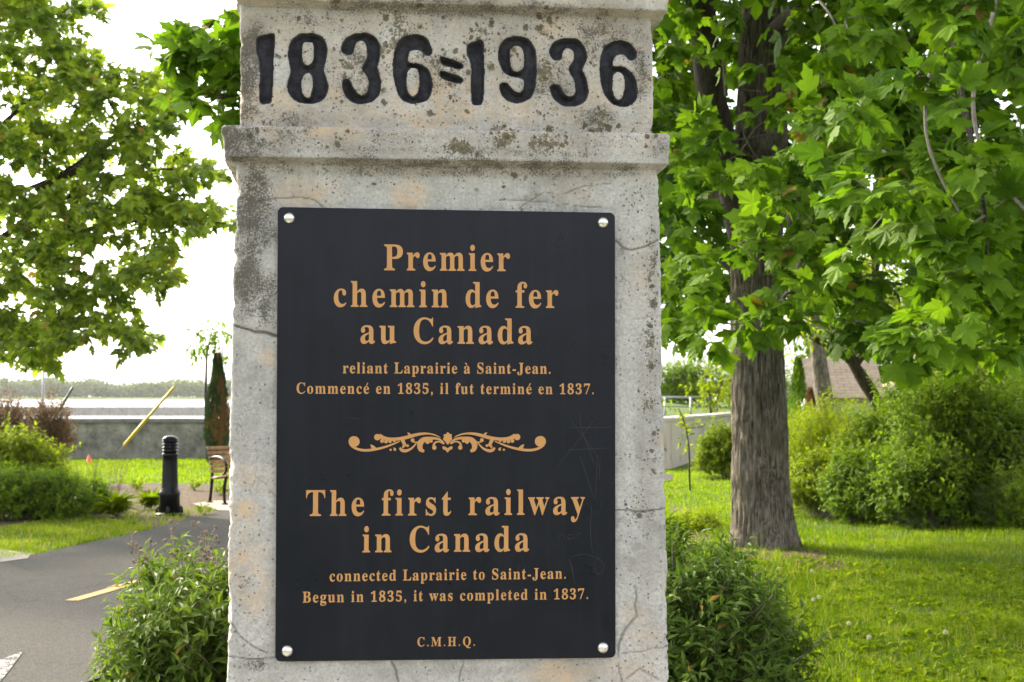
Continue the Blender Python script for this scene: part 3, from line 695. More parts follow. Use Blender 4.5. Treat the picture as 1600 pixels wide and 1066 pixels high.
for k, (ch, outl, holes) in enumerate(NUM):
    polys = [np.array([face(*c) for c in chaikin(outl, 2)])] + [np.array([face(*c) for c in chaikin(h, 2)]) for h in holes]
    lo, hi = polys[0].min(0) - 0.01, polys[0].max(0) + 0.01
    s = np.where(((q2 > lo) & (q2 < hi)).all(1))[0]; Q = q2[s]
    ins = in_poly(Q, polys[0]); dd = seg_dist(Q, polys[0])
    for h in polys[1:]: ins &= ~in_poly(Q, h); dd = np.minimum(dd, seg_dist(Q, h))
    sd = np.where(ins, dd, -dd)
    dep[front[s]] = np.maximum(dep[front[s]], 0.019 * sstep(-0.0006, 0.0046, sd) + 0.003 * sstep(-0.004, 0.0, sd))
    which[front[s[sd > -0.0013]]] = k
p[:, 1] += dep * (1 - 0.25 * (which >= 0) * (0.5 + 0.5 * fbm(p * 40, 55, 2)))
fw = which[f]; inside = (fw >= 0).sum(1) >= 3
mb = MB(); mb.add(p, f[~inside])
mb.f.append((np.array([[(len(zs) - 1) * K + t for t in range(K)]]), 0))
mb.build('upper_block', M['stone'], pillar, cols=wr)
def m_black():
    nt = NT('black_masonry_paint'); v = nt.coord()
    col = nt.mix(nt.rng(nt.noise(v, 60, 5, 0.7), 0.4, 0.7), (0.030, 0.029, 0.036), (0.070, 0.069, 0.082))
    chipv = nt.rng(nt.noise(v, 190, 5, 0.8), 0.70, 0.74)
    col = nt.mix(chipv, col, (0.30, 0.29, 0.27))
    col = nt.mix(nt.rng(nt.noise(v, 26, 6, 0.75), 0.52, 0.72, 0, 0.6), col, (0.075, 0.075, 0.085)); P_(nt, col, 0.8, 0, 0.2); nt.bump(nt.noise(v, 110, 6, 0.8), 0.8, 0.005); return nt.m
M['black'] = m_black()
for k, (ch, outl, holes) in enumerate(NUM):
    sel = inside & (fw.max(1) == k)
    if not sel.any(): continue
    ff = f[sel]; u, inv = np.unique(ff, return_inverse=True)
    mb = MB(); mb.add(p[u], inv.reshape(ff.shape)); mb.build('equals_stroke' if ch == '=' else 'numeral', M['black'], pillar)
# moulding and cap above the frame
uLm, uRm = face(366, 5, OB)[0], face(1046, 5, OB)[0]
def prof_m(z):
    o = np.interp(z, [z_m0 + 0.001, z_m1, z_m1 + 0.07, z_m1 + 0.09], [0.001, OB, OB, OB - 0.01]); d = OB - o
    return uLm + d, uRm - d, o
zs = np.unique(np.concatenate([np.linspace(z_m0 + 0.001, z_m1, 12), np.linspace(z_m1, z_m1 + 0.09, 24)]))
p, f, K, nf, na = loft(zs, prof_m, 0.003, r=0.012, chip=0.0026, seed=12)
mb = MB(); mb.add(p, f); mb.f.append((np.array([list(range(K))[::-1]]), 0)); mb.f.append((np.array([[(len(zs) - 1) * K + t for t in range(K)]]), 0))
mb.build('moulding', M['stone'], pillar, cols=wear_of(p, 12))
zs = np.concatenate([np.linspace(z_m1 + 0.088, z_m1 + 0.28, 12), np.linspace(z_m1 + 0.285, z_m1 + 0.45, 12)])
def prof_c(z):
    d = np.interp(z, [z_m1, z_m1 + 0.28, z_m1 + 0.45], [0.03, 0.03, 0.27]); return uLm + d, uRm - d, -d + OB
p, f, K, nf, na = loft(zs, prof_c, 0.02, r=0.010, chip=0.004, seed=14)
mb = MB(); mb.add(p, f); mb.f.append((np.array([[(len(zs) - 1) * K + t for t in range(K)]]), 0))
mb.build('cap', M['stone'], pillar, cols=wear_of(p, 14))

# ================================================================== PLAQUE
PT = 0.010                       # the plate stands 10 mm proud
pc = face(696, 680, PT)
plq_loc = P0 + N_ * PT + T_ * pc[0] + np.array([0, 0, pc[1] - P0[2]])
plaque = empty('plaque', plq_loc, YAW)
tag(plaque, 'dark navy bilingual plaque with gold lettering bolted to the pillar front', 'plaque')
def pl(px, py):                  # plaque-local (x, z)
    q = face(px, py, PT); return q - pc
def m_plate():
    nt = NT('dark_enamel_plate'); v = nt.coord()
    n = nt.noise(v, 5, 5, 0.6)
    col = nt.mix(nt.rng(n, 0.3, 0.7), (0.0075, 0.0083, 0.0135), (0.0105, 0.0113, 0.0175))
    col = nt.mix(nt.rng(nt.noise(nt.coord((26, 1, 1.2)), 2.0, 5, 0.6), 0.45, 0.75, 0, 0.35), col, (0.018, 0.019, 0.025))
    col = nt.mix(nt.rng(nt.noise(v, 70, 4, 0.8), 0.66, 0.74, 0, 0.5), col, (0.022, 0.022, 0.024))
    col = nt.mix(nt.rng(nt.noise(v, 16, 5, 0.6), 0.45, 0.8, 0, 0.5), col, (0.005, 0.0055, 0.007))
    P_(nt, col, nt.rng(nt.noise(v, 9, 5), 0.3, 0.7, 0.26, 0.36), 0, 0.17); nt.bump(nt.noise(v, 420, 2), 0.05, 0.001); return nt.m
def m_gold(): return m_simple('gold_vinyl', (0.42, 0.208, 0.066), (0.47, 0.235, 0.080), 30, 0.5, 0, 0.4)
M['plate'] = m_plate(); M['gold'] = m_gold()
cs = [pl(434, 323.5), pl(961, 332.5), pl(962, 1028), pl(430, 1034)]
def rounded(cs, r, inset=0.0):
    cs = [np.array(c) for c in cs]; ctr = sum(cs) / 4; o = []
    for k in range(4):
        c, a, b = cs[k], cs[k - 1], cs[(k + 1) % 4]; ea = (a - c) / np.hypot(*(a - c)); eb = (b - c) / np.hypot(*(b - c))
        m = c + (ea + eb) * (r); st = m - eb * r - 0 * ea
        for t in np.linspace(0, math.pi / 2, 7):
            o.append(m - eb * (r - inset) * math.cos(t) * 1.0 - ea * (r - inset) * math.sin(t))
    return np.array(o)
rings = [(rounded(cs, 0.010, 0.0), 0.0085), (rounded(cs, 0.010, 0.0), 0.0012), (rounded(cs, 0.010, 0.0006), 0.0004), (rounded(cs, 0.010, 0.0014), 0.0)]
mb = MB(); v = np.concatenate([np.column_stack([q[:, 0], np.full(len(q), y), q[:, 1]]) for q, y in rings]); K = len(rings[0][0])
i = np.arange(3)[:, None] * K; j = np.arange(K)[None]; jn = (j + 1) % K
mb.add(v, np.stack([i + j, i + K + j, i + K + jn, i + jn], -1).reshape(-1, 4))
mb.f.append((np.array([[3 * K + t for t in range(K)]]), 0)); mb.f.append((np.array([list(range(K))[::-1]]), 0))
mb.build('panel', M['plate'], plaque, smooth=False)
M['steel'] = m_simple('brushed_steel', (0.62, 0.60, 0.57), (0.72, 0.70, 0.66), 60, 0.34, 1.0)
prof = [(0.0102, -0.001), (0.0102, 0.0012), (0.0096, 0.0032), (0.0078, 0.0055), (0.005, 0.0070), (0.002, 0.0076), (0.0002, 0.0077)]
mb = MB(); mb.lathe(prof, 28); mb.v[0] = np.stack([mb.v[0][:, 0], -mb.v[0][:, 2], mb.v[0][:, 1]], -1)
b0 = mb.build('bolt', M['steel'], plaque)
for k, c in enumerate([(452, 341), (942, 348), (942, 1012), (449, 1017)]):
    b = b0 if k == 0 else b0.copy()
    if k: COL.objects.link(b); b.parent = plaque
    q = pl(*c); b.location = (q[0], 0, q[1])
GLYPHS = json.loads('{",":[219,[[59,-118,111,-94,147,-59,169,-17,176,26,171,66,157,97,134,116,105,123,75,116,54,95,46,66,52,37,69,18,95,10,97,-29,85,-69,59,-99]]],"-":[323,[[283,267,40,267,40,174,283,174]]],".":[219,[[109,111,79,103,57,81,49,51,57,21,79,-1,109,-9,139,-1,161,21,169,51,161,81,139,103]]],"1":[559,[[97,0,97,53,179,53,202,57,217,67,226,87,229,118,229,619,161,544,130,522,100,515,78,520,59,535,46,559,42,589,110,613,150,634,196,666,266,718,378,718,378,118,381,91,388,70,403,57,429,53,510,53,510,0]]],"3":[559,[[243,-10,175,-6,121,7,79,27,51,52,34,80,28,110,34,144,54,168,81,183,113,188,122,132,147,92,186,68,236,60,268,63,297,73,322,91,342,118,355,156,359,207,349,259,319,301,270,329,204,338,142,338,142,400,208,400,248,405,280,418,304,441,327,487,335,547,330,595,314,632,288,655,252,663,220,657,198,641,182,615,173,583,168,546,166,508,111,513,70,530,45,557,36,597,42,631,61,661,92,687,161,715,257,724,323,719,380,705,426,682,460,649,481,609,488,561,477,499,444,449,395,409,335,381,375,371,416,355,454,331,485,300,506,258,513,206,507,150,491,104,464,66,430,37,389,15,343,1,294,-7]]],"5":[559,[[245,-10,178,-6,125,8,86,27,60,53,45,81,40,111,46,142,62,163,88,176,120,180,123,152,131,124,144,98,165,78,193,65,230,60,262,64,291,75,316,94,336,124,349,166,353,220,344,285,318,332,275,359,217,368,182,367,154,363,106,350,60,368,92,714,470,714,475,532,418,532,410,566,405,582,397,594,384,602,364,604,156,604,140,419,188,430,250,434,322,428,384,410,436,381,475,339,498,285,506,220,500,160,483,111,455,71,421,41,380,18,336,2,290,-7]]],"7":[559,[[165,0,431,605,168,605,138,599,119,582,110,554,104,504,44,504,49,714,526,714,526,665,250,0]]],"8":[559,[[273,-10,197,-3,136,16,89,46,56,86,36,131,30,182,40,241,71,288,117,326,177,361,124,398,85,440,61,488,53,542,59,588,75,631,104,668,148,698,208,718,285,724,350,719,403,702,445,675,474,639,492,597,498,549,489,495,462,454,419,420,363,387,440,343,491,297,520,247,529,189,522,131,499,82,462,43,411,13,348,-4],[302,421,334,444,356,472,368,507,372,551,369,579,362,606,349,630,331,649,307,662,279,666,243,658,216,634,200,598,194,554,201,508,222,474,256,446],[278,47,324,56,360,82,382,122,390,172,381,217,356,254,310,287,244,321,213,296,188,265,171,226,165,178,173,125,196,84,232,56]]],"B":[659,[[24,0,24,26,67,33,93,48,107,77,111,122,111,549,109,587,103,614,92,633,76,645,53,651,23,653,23,678,328,678,422,672,496,653,548,622,580,578,590,522,583,476,564,438,531,408,486,384,427,368,498,349,552,323,592,288,615,246,623,196,615,139,592,90,553,52,499,23,433,6,354,0],[271,375,280,375,348,383,392,406,416,448,424,514,418,573,401,614,370,638,322,646,294,643,280,633,273,613,271,582],[330,36,385,45,422,73,441,121,448,191,439,262,413,309,365,335,294,344,271,344,271,97,274,68,284,50,301,39]]],"C":[697,[[382,-16,288,-5,205,30,135,84,83,156,50,242,39,340,50,437,84,523,137,594,207,648,291,682,386,693,460,684,547,655,562,650,577,648,599,653,614,668,624,693,650,693,650,459,625,459,584,542,531,606,489,636,443,654,395,660,330,647,279,608,243,544,221,453,214,337,222,228,246,144,286,83,342,47,414,35,474,43,533,67,589,105,638,158,666,132,622,79,571,37,514,8,451,-10]]],"H":[779,[[23,0,23,26,67,32,93,47,107,75,111,120,111,564,106,605,93,631,66,646,24,653,24,678,360,678,360,653,328,649,304,643,288,633,278,618,273,595,271,564,271,373,509,373,509,564,507,595,502,618,493,633,477,643,453,649,420,653,420,678,755,678,755,653,712,646,686,632,673,606,669,564,669,120,673,77,687,49,712,33,755,26,755,0,420,0,420,26,463,32,490,46,504,73,509,120,509,329,271,329,271,120,275,75,289,47,316,32,360,26,360,0]]],"J":[492,[[162,-97,117,-93,77,-80,43,-60,17,-33,1,-1,-5,34,0,66,16,91,39,106,66,111,95,106,118,92,133,70,138,41,135,19,126,-2,114,-29,125,-52,156,-60,187,-54,207,-37,217,-8,220,32,220,546,218,582,212,609,200,628,182,641,155,648,118,653,118,678,468,678,468,653,435,649,412,642,396,630,387,612,382,584,380,546,380,132,371,50,345,-15,302,-60,240,-88]]],"L":[635,[[23,0,23,26,67,32,93,47,107,75,111,120,111,564,106,606,93,633,66,647,24,653,24,678,372,678,372,653,336,651,310,646,291,636,280,620,273,597,271,564,271,123,272,92,276,70,284,55,298,47,318,42,348,41,414,46,469,59,513,83,551,119,582,167,609,230,636,230,598,0]]],"M":[944,[[21,0,21,26,64,32,92,47,107,74,112,118,112,569,110,598,105,619,95,634,79,644,55,650,22,653,22,678,275,678,472,212,669,678,919,678,919,653,878,645,853,630,839,604,834,563,834,127,836,90,841,64,851,45,866,35,888,29,918,26,918,0,589,0,589,26,621,30,644,37,660,48,670,66,675,90,677,124,677,594,429,0,402,0,157,579,157,119,162,72,178,44,207,30,252,26,252,0]]],"P":[622,[[23,0,23,26,67,32,93,47,107,75,111,120,111,564,106,605,93,631,66,646,24,653,24,678,318,678,428,672,500,655,546,628,580,592,602,547,609,494,602,441,581,396,546,358,497,329,435,312,360,306,271,306,271,120,275,75,289,47,316,32,360,26,360,0],[271,342,300,342,363,351,405,376,427,422,435,490,429,558,410,605,375,633,322,642,297,639,282,631,274,616,271,593]]],"Q":[782,[[563,-172,486,-165,419,-145,362,-110,315,-63,278,-1,209,31,151,75,104,129,70,192,48,263,41,339,48,411,67,479,98,539,141,592,193,635,254,667,321,687,395,694,466,687,532,668,591,636,642,594,684,542,716,481,735,413,742,339,735,262,713,191,676,128,626,73,565,31,492,0,524,-53,563,-90,609,-113,662,-120,695,-117,732,-109,737,-137,648,-163],[395,18,457,31,504,69,539,134,559,223,566,339,561,436,545,516,518,579,482,624,438,651,387,660,325,647,278,609,243,544,223,455,216,339,221,243,238,163,265,100,301,54,344,27]]],"S":[581,[[64,-16,64,235,93,235,123,140,166,74,202,45,244,28,293,22,344,30,383,54,407,89,415,133,406,174,379,209,335,238,242,284,167,329,115,376,84,430,74,494,81,551,100,600,131,639,172,669,220,688,275,694,307,692,342,687,420,667,434,664,446,662,467,670,477,694,505,694,505,475,480,475,462,528,437,573,406,610,370,639,330,656,289,662,243,655,208,635,185,604,178,566,185,530,204,501,236,476,281,451,377,406,431,377,473,347,502,315,521,280,531,241,535,198,527,138,505,86,468,43,418,12,357,-8,286,-15,236,-12,187,1,147,14,126,18,112,16,103,11,97,0,91,-16]]],"T":[630,[[137,0,137,26,183,31,212,46,227,75,232,120,232,645,222,645,173,640,131,625,97,601,71,567,53,524,43,473,16,473,16,678,611,678,611,472,586,472,573,534,548,583,511,617,462,638,400,645,392,645,392,120,397,73,412,45,440,31,488,26,488,0]]],"a":[512,[[379,-15,337,-8,310,15,298,52,250,16,198,-6,142,-13,96,-6,60,17,38,51,30,94,37,135,59,172,95,203,177,244,296,283,296,359,292,395,278,421,255,435,220,440,184,436,162,426,155,408,169,382,179,363,183,344,178,320,164,301,142,288,115,284,87,289,67,303,53,324,49,352,55,385,73,415,103,439,141,458,188,470,241,474,305,470,356,457,392,435,416,404,431,363,436,313,436,93,439,59,444,53,453,51,464,54,477,62,490,41,456,10,419,-9],[225,50,241,53,259,61,278,75,296,94,296,252,243,234,206,206,184,170,176,125,181,83,198,58]]],"c":[437,[[232,-15,178,-7,129,16,88,53,56,101,36,159,29,223,37,292,60,353,96,403,143,442,198,467,260,475,324,467,373,444,403,409,413,365,409,340,397,321,377,308,352,304,319,312,299,335,292,373,293,389,294,404,289,425,275,438,252,442,221,435,198,416,181,383,170,338,167,279,176,183,204,114,232,82,265,63,304,57,356,70,404,107,424,90,384,44,339,11,288,-8]]],"d":[551,[[208,-15,159,-7,116,16,79,52,52,99,35,156,29,219,35,291,54,354,83,405,121,443,167,466,217,474,261,468,299,449,332,417,332,597,328,623,316,641,294,650,262,654,262,678,475,678,475,112,477,81,484,61,498,48,526,41,526,16,438,8,332,-15,332,58,300,17,258,-7],[255,42,278,47,301,62,320,84,332,113,332,360,324,383,307,402,285,414,259,418,231,413,209,397,194,372,180,312,175,228,179,146,193,87,208,62,229,47]]],"e":[448,[[229,-15,174,-7,126,16,86,52,55,102,36,163,29,234,36,300,56,358,88,406,130,443,179,466,234,474,287,468,333,449,371,417,399,374,415,321,421,258,421,247,174,247,180,181,195,129,219,92,253,70,297,63,335,70,370,92,402,128,424,108,384,54,339,16,287,-7],[173,286,300,286,300,320,297,375,288,413,269,435,240,442,211,433,190,407,177,364,173,303]]],"f":[318,[[22,0,22,24,44,27,59,33,68,41,74,52,77,72,78,109,78,412,24,412,24,462,78,462,78,526,83,575,99,616,126,649,162,673,206,687,259,692,315,685,357,664,383,632,392,595,388,567,375,546,356,533,334,529,310,533,291,544,279,560,275,582,278,603,287,626,292,635,294,644,288,656,268,660,243,655,229,640,222,615,220,581,220,462,303,462,303,412,220,412,220,97,224,60,235,38,258,28,297,24,297,0]]],"g":[487,[[217,-209,132,-202,71,-181,34,-149,21,-111,30,-81,57,-57,102,-38,65,-15,42,13,35,45,42,80,63,110,99,138,152,164,100,190,63,224,40,266,33,316,39,360,59,399,90,430,131,454,179,469,234,474,292,469,347,453,472,453,472,399,399,399,425,354,434,303,428,262,411,225,384,195,348,172,305,158,256,153,234,154,211,155,187,151,168,141,154,125,150,106,157,88,177,77,210,73,261,73,332,70,386,60,425,43,451,19,465,-14,470,-55,463,-100,441,-137,406,-168,356,-191,293,-204],[234,185,264,193,284,217,294,257,297,314,294,371,284,411,264,434,234,442,204,434,185,411,174,371,170,314,174,257,185,217,204,193],[239,-173,306,-168,354,-154,382,-131,392,-98,387,-76,371,-62,344,-54,305,-51,144,-51,118,-77,109,-108,117,-133,141,-154,181,-168]]],"h":[567,[[27,0,27,24,52,28,67,38,75,56,78,83,78,594,76,621,68,639,53,650,28,655,28,678,220,678,220,397,261,440,308,465,362,474,409,468,445,449,471,417,487,372,492,315,492,83,495,56,502,39,517,28,541,24,541,0,301,0,301,24,308,24,331,31,345,50,350,83,350,323,348,359,341,384,327,399,302,404,272,398,245,380,220,350,220,83,222,56,230,39,244,28,268,24,268,0]]],"i":[295,[[150,539,121,544,97,561,80,585,75,614,80,644,97,668,121,685,150,690,179,685,204,668,220,644,225,614,220,585,203,561,179,544],[27,0,27,24,52,29,68,38,75,55,78,83,78,375,76,406,70,424,55,433,30,437,31,462,221,462,221,83,223,56,230,39,244,29,268,24,268,0]]],"l":[297,[[27,0,27,24,52,29,68,38,75,55,78,83,78,592,76,620,70,639,56,650,30,654,30,678,221,678,221,83,223,56,230,39,244,29,268,24,268,0]]],"m":[825,[[27,0,27,24,52,28,67,38,75,56,78,83,78,377,76,404,68,423,53,434,28,438,28,462,218,462,218,394,258,438,303,465,353,474,399,469,435,453,461,426,477,389,519,436,567,465,622,474,668,468,704,449,730,417,745,372,750,315,750,83,752,56,760,39,774,28,798,24,798,0,562,0,562,24,586,28,600,39,608,57,610,83,610,323,608,359,601,384,587,399,562,404,520,391,483,353,483,83,485,57,493,39,507,28,530,24,530,0,297,0,297,24,321,28,335,39,343,57,345,83,345,323,343,358,336,384,322,399,297,404,267,398,241,380,218,350,218,83,220,57,227,40,241,29,264,24,264,0]]],"n":[567,[[27,0,27,24,52,28,67,38,75,56,78,83,78,377,76,404,68,423,53,434,28,438,28,462,220,462,220,398,260,440,308,466,362,474,409,468,445,449,471,417,487,372,492,315,492,83,495,56,502,39,517,28,541,24,541,0,301,0,301,24,308,24,331,31,345,50,350,83,350,323,348,359,341,384,327,399,302,404,272,398,245,380,220,350,220,83,222,56,230,39,244,28,268,24,268,0]]],"o":[501,[[251,-15,189,-7,135,17,90,55,56,105,35,163,28,229,35,296,56,356,90,405,135,443,189,466,250,474,311,466,365,443,410,406,444,357,465,298,472,229,465,161,444,102,410,53,366,16,312,-7],[251,17,287,27,311,58,319,84,324,121,327,229,323,338,309,403,285,435,251,445,225,440,205,426,191,403,178,338,174,230,178,122,183,84,191,58,215,27]]],"p":[553,[[26,-207,26,-184,46,-181,60,-175,69,-164,75,-150,78,-95,78,362,76,400,69,422,55,433,29,439,29,462,213,462,213,391,247,438,291,466,343,475,393,467,436,444,472,407,499,360,515,302,521,238,515,169,498,108,470,56,434,18,389,-7,338,-15,292,-8,253,13,220,48,220,-86,222,-121,226,-147,235,-164,249,-175,268,-181,294,-183,294,-207],[291,42,319,47,340,62,356,88,371,148,376,230,372,310,359,369,345,394,324,409,296,414,267,407,242,386,220,350,220,102,238,69,262,49]]],"r":[428,[[27,0,27,24,52,29,68,38,75,55,78,83,78,375,76,406,69,425,55,433,30,437,31,462,217,462,217,375,245,417,279,449,313,468,347,474,384,469,410,453,426,428,431,396,427,370,414,349,394,336,369,331,346,334,331,344,308,372,296,383,281,387,261,380,241,360,227,327,222,286,222,83,226,55,237,38,258,28,294,24,294,0]]],"s":[429,[[225,-15,181,-9,129,9,109,13,89,6,76,-13,53,-13,53,157,79,157,99,101,129,58,167,31,209,22,242,26,266,40,281,60,286,87,280,113,262,136,232,156,159,193,113,221,81,252,62,288,55,328,65,386,97,433,146,465,210,475,247,471,296,458,307,456,317,454,332,459,343,475,363,475,363,330,340,330,320,378,293,413,259,434,222,441,194,437,173,426,160,408,156,386,160,364,172,346,191,330,218,315,285,282,329,255,360,226,377,189,383,141,378,96,364,58,340,27,289,-5]]],"t":[340,[[184,-14,133,-7,98,16,79,53,72,106,72,415,30,415,30,446,85,500,131,550,167,593,192,631,215,631,215,462,309,462,309,415,215,415,215,122,217,95,223,76,233,64,250,60,282,73,307,111,331,98,305,49,271,14,231,-7]]],"u":[558,[[195,-15,153,-10,121,3,97,26,75,75,68,144,68,369,66,399,59,421,43,433,17,438,17,462,211,462,211,110,214,87,225,69,241,57,263,53,305,64,340,98,340,369,337,401,329,422,312,434,282,438,282,462,482,462,482,104,485,76,493,58,509,49,536,44,536,19,446,11,340,-15,340,60,312,29,277,5,238,-10]]],"w":[647,[[182,-15,25,394,9,424,-2,432,-16,437,-16,462,206,462,206,437,189,435,178,431,172,423,170,411,172,396,178,376,248,189,314,350,299,396,291,417,282,430,270,436,250,439,250,462,481,462,481,437,450,430,440,411,441,401,443,390,500,210,569,381,576,410,573,422,566,430,551,435,530,439,530,462,663,462,663,439,645,435,633,424,613,384,453,-15,430,-15,332,293,208,-15]]],"y":[447,[[78,-209,43,-203,15,-186,-4,-159,-10,-125,-6,-101,7,-79,27,-64,53,-59,77,-63,95,-73,107,-91,111,-113,111,-121,110,-130,115,-143,128,-147,147,-138,170,-110,193,-66,209,-7,54,373,37,410,23,428,12,435,-5,437,-7,437,-7,462,241,462,241,437,217,435,202,431,194,423,191,409,193,397,198,382,276,177,343,359,352,387,354,408,351,422,342,431,325,436,302,437,302,462,446,462,446,437,427,432,413,418,400,394,386,361,241,-36,216,-97,193,-143,168,-174,142,-195,113,-205]]]}')
def fill_curve(name, splines, mat, parent, y):
    """flat lettering: closed outlines (with counters) filled into one mesh in the plate's plane"""
    cu = bpy.data.curves.new(name, 'CURVE'); cu.dimensions = '2D'; cu.fill_mode = 'BOTH'
    for s in splines:
        sp = cu.splines.new('POLY'); sp.points.add(len(s) - 1); sp.use_cyclic_u = True
        for q, c in zip(sp.points, s): q.co = (c[0], c[1], 0, 1)
    tmp = bpy.data.objects.new(name, cu); COL.objects.link(tmp)
    me = bpy.data.meshes.new_from_object(tmp)
    bpy.data.objects.remove(tmp); bpy.data.curves.remove(cu)
    n = len(me.vertices); co = np.zeros(n * 3); me.vertices.foreach_get('co', co); co = co.reshape(-1, 3)
    co = np.stack([co[:, 0], np.full(n, y), co[:, 1]], -1); me.vertices.foreach_set('co', co.ravel()); me.update()
    me.materials.clear(); me.materials.append(mat); me.name = name
    o = bpy.data.objects.new(name, me); COL.objects.link(o); o.parent = parent; return o
def glyph(ch):
    acc = None
    if ch in 'éà': acc = ch; ch = 'e' if ch == 'é' else 'a'
    adv, sp = GLYPHS[ch]
    sp = [np.array(s, float).reshape(-1, 2) for s in sp]
    if acc == 'é': sp = sp + [np.array([(205, 520), (300, 690), (370, 660), (350, 625), (245, 515)], float)]
    if acc == 'à': sp = sp + [np.array([(290, 515), (250, 515), (130, 630), (115, 665), (185, 690)], float)]
    return adv, sp
def embolden(s, area_sign, dx, dy):
    a = np.roll(s, 1, 0); b = np.roll(s, -1, 0); t = unit(b - a); n = np.stack([t[:, 1], -t[:, 0]], -1)
    ar = 0.5 * np.sum(s[:, 0] * np.roll(s[:, 1], -1) - np.roll(s[:, 0], -1) * s[:, 1])
    if ar < 0: n = -n
    return s + n * np.array([dx, dy]) * area_sign
LINES = [('Premier', (600.1, 422), (797, 423.5), 39.5), ('chemin de fer', (521.4, 479), (872.7, 481), 39.5), ('au Canada', (563, 536.3), (832, 537.3), 39.5),
         ('reliant Laprairie à Saint-Jean.', (535.8, 583.3), (860, 584), 16.8), ('Commencé en 1835, il fut terminé en 1837.', (463.3, 615), (927.7, 616), 16.8),
         ('The first railway', (478, 806), (914, 803.6), 39.5), ('in Canada', (566.3, 862.8), (826.9, 861), 39.5),
         ('connected Laprairie to Saint-Jean.', (515, 908.4), (884, 904), 16.8), ('Begun in 1835, it was completed in 1837.', (472.8, 941.6), (918.8, 935.8), 16.8), ('C.M.H.Q.', (652.2, 1010), (742, 1009), 14)]
for (txt, a, b, cap) in LINES:
    A, B = pl(*a), pl(*b); L = np.hypot(*(B - A)); ex = (B - A) / L; ey = np.array([-ex[1], ex[0]])
    s = (pl(a[0], a[1] - cap) - A)[1] / 678.0; kx = 0.86
    x = 0; pens = []
    for ch in txt:
        if ch == ' ': pens.append((None, x)); x += 300 * kx; continue
        adv, sp = glyph(ch)
        if ch.isdigit(): sp = [q * 678 / 718 for q in sp]; adv *= 678 / 718
        pens.append((sp, x)); x += adv * kx
    sb0 = min(q[:, 0].min() for q in pens[0][0]) * kx; last = pens[-1]; end = last[1] + max(q[:, 0].max() for q in last[0]) * kx
    track = (L / s - (end - sb0)) / (len(txt) - 1)
    out = []
    for k, (sp, px) in enumerate(pens + [(None, 0)]):
        if sp is None:
            fill_curve('lettering', out, M['gold'], plaque, -0.0004); out = []; continue
        for q in sp:
            outer = 1
            others = [w for w in sp if w is not q]
            if any(in_poly(q[:1], w)[0] for w in others): outer = -1
            e = embolden(q, outer, -2 if cap > 20 else 2, 9)
            X = (e[:, 0] * kx + px + track * k - sb0) * s; Y = e[:, 1] * s
            out.append(A[None] + X[:, None] * ex + Y[:, None] * ey)
# scroll ornament, drawn as strokes of varying width, each a hair above the last
mb = MB(); lay = [0]
OZ = lambda x, y: pl(540 + x / 5, 660 + y / 5)
def put(poly2):
    lay[0] += 1; n0 = mb.n; q = np.asarray(poly2)
    mb.add(np.column_stack([q[:, 0], np.full(len(q), -0.0004 - 0.00002 * lay[0]), q[:, 1]]), [list(range(len(q)))])
def stroke(pts, wid):
    pts = chaikin(pts, 2, False); w = np.interp(np.linspace(0, 1, len(pts)), np.linspace(0, 1, len(wid)), wid) / 2
    t = unit(np.gradient(pts, axis=0)); n = np.stack([-t[:, 1], t[:, 0]], -1)
    return np.concatenate([pts + n * w[:, None], (pts - n * w[:, None])[::-1]])
def disc(x, y, r): a = np.linspace(0, 2 * np.pi, 20, endpoint=False); return np.stack([x + r * np.cos(a), y + r * np.sin(a)], -1)
PIECES = [stroke([(742, 120), (700, 98), (650, 88), (600, 88), (545, 98), (490, 115), (430, 128), (370, 133), (310, 128), (262, 106)], [3, 9, 13, 18, 24, 27, 26, 24, 28, 40]), disc(248, 116, 25),
          disc(285, 146, 15), disc(316, 150, 15), disc(347, 149, 13), disc(380, 143, 12),
          stroke([(424, 148), (380, 166), (330, 186), (270, 204), (200, 217), (140, 220), (85, 208), (46, 185), (28, 155), (36, 125), (62, 110)], [5, 11, 15, 18, 20, 20, 19, 18, 15, 12, 8]), disc(68, 150, 42),
          np.array([(192, 172), (214, 178), (250, 208), (205, 212)]), np.array([(480, 79), (497, 81), (526, 108), (498, 110)]),
          stroke([(440, 125), (452, 155), (468, 188)], [34, 26, 22]), disc(450, 191, 10), disc(484, 183, 11), disc(524, 140, 15),
          stroke([(524, 152), (550, 158), (576, 148)], [10, 9, 8]), stroke([(560, 152), (540, 180), (512, 208), (470, 225), (440, 220), (422, 198)], [6, 10, 16, 24, 26, 10]),
          disc(352, 215, 9), disc(385, 212, 11), np.array([(372, 196), (388, 200), (390, 214), (378, 216)]),
          stroke([(772, 166), (742, 136), (700, 124), (650, 125), (610, 134), (584, 156), (578, 190), (592, 228)], [5, 14, 18, 26, 40, 46, 40, 18]), disc(602, 222, 14), disc(640, 152, 17), disc(668, 146, 13),
          stroke([(768, 172), (736, 150), (708, 152), (688, 170), (690, 195)], [5, 10, 13, 16, 26]), disc(693, 198, 17)]
for q in PIECES:
    q = np.asarray(q, float)
    put(np.array([OZ(x, y) for x, y in q])); put(np.array([OZ(1588 - x, y - 1) for x, y in q])[::-1])
put(np.array([OZ(x, y) for x, y in chaikin([(797, 70), (812, 92), (832, 92), (826, 115), (836, 130), (815, 152), (798, 180), (780, 152), (758, 130), (770, 115), (763, 92), (785, 95)], 1)]))
put(np.array([OZ(x, y) for x, y in chaikin([(754, 186), (780, 190), (797, 205), (815, 188), (838, 188), (832, 212), (812, 215), (797, 241), (780, 215), (760, 212)], 1)]))
mb.build('scroll_ornament', M['gold'], plaque, smooth=False)
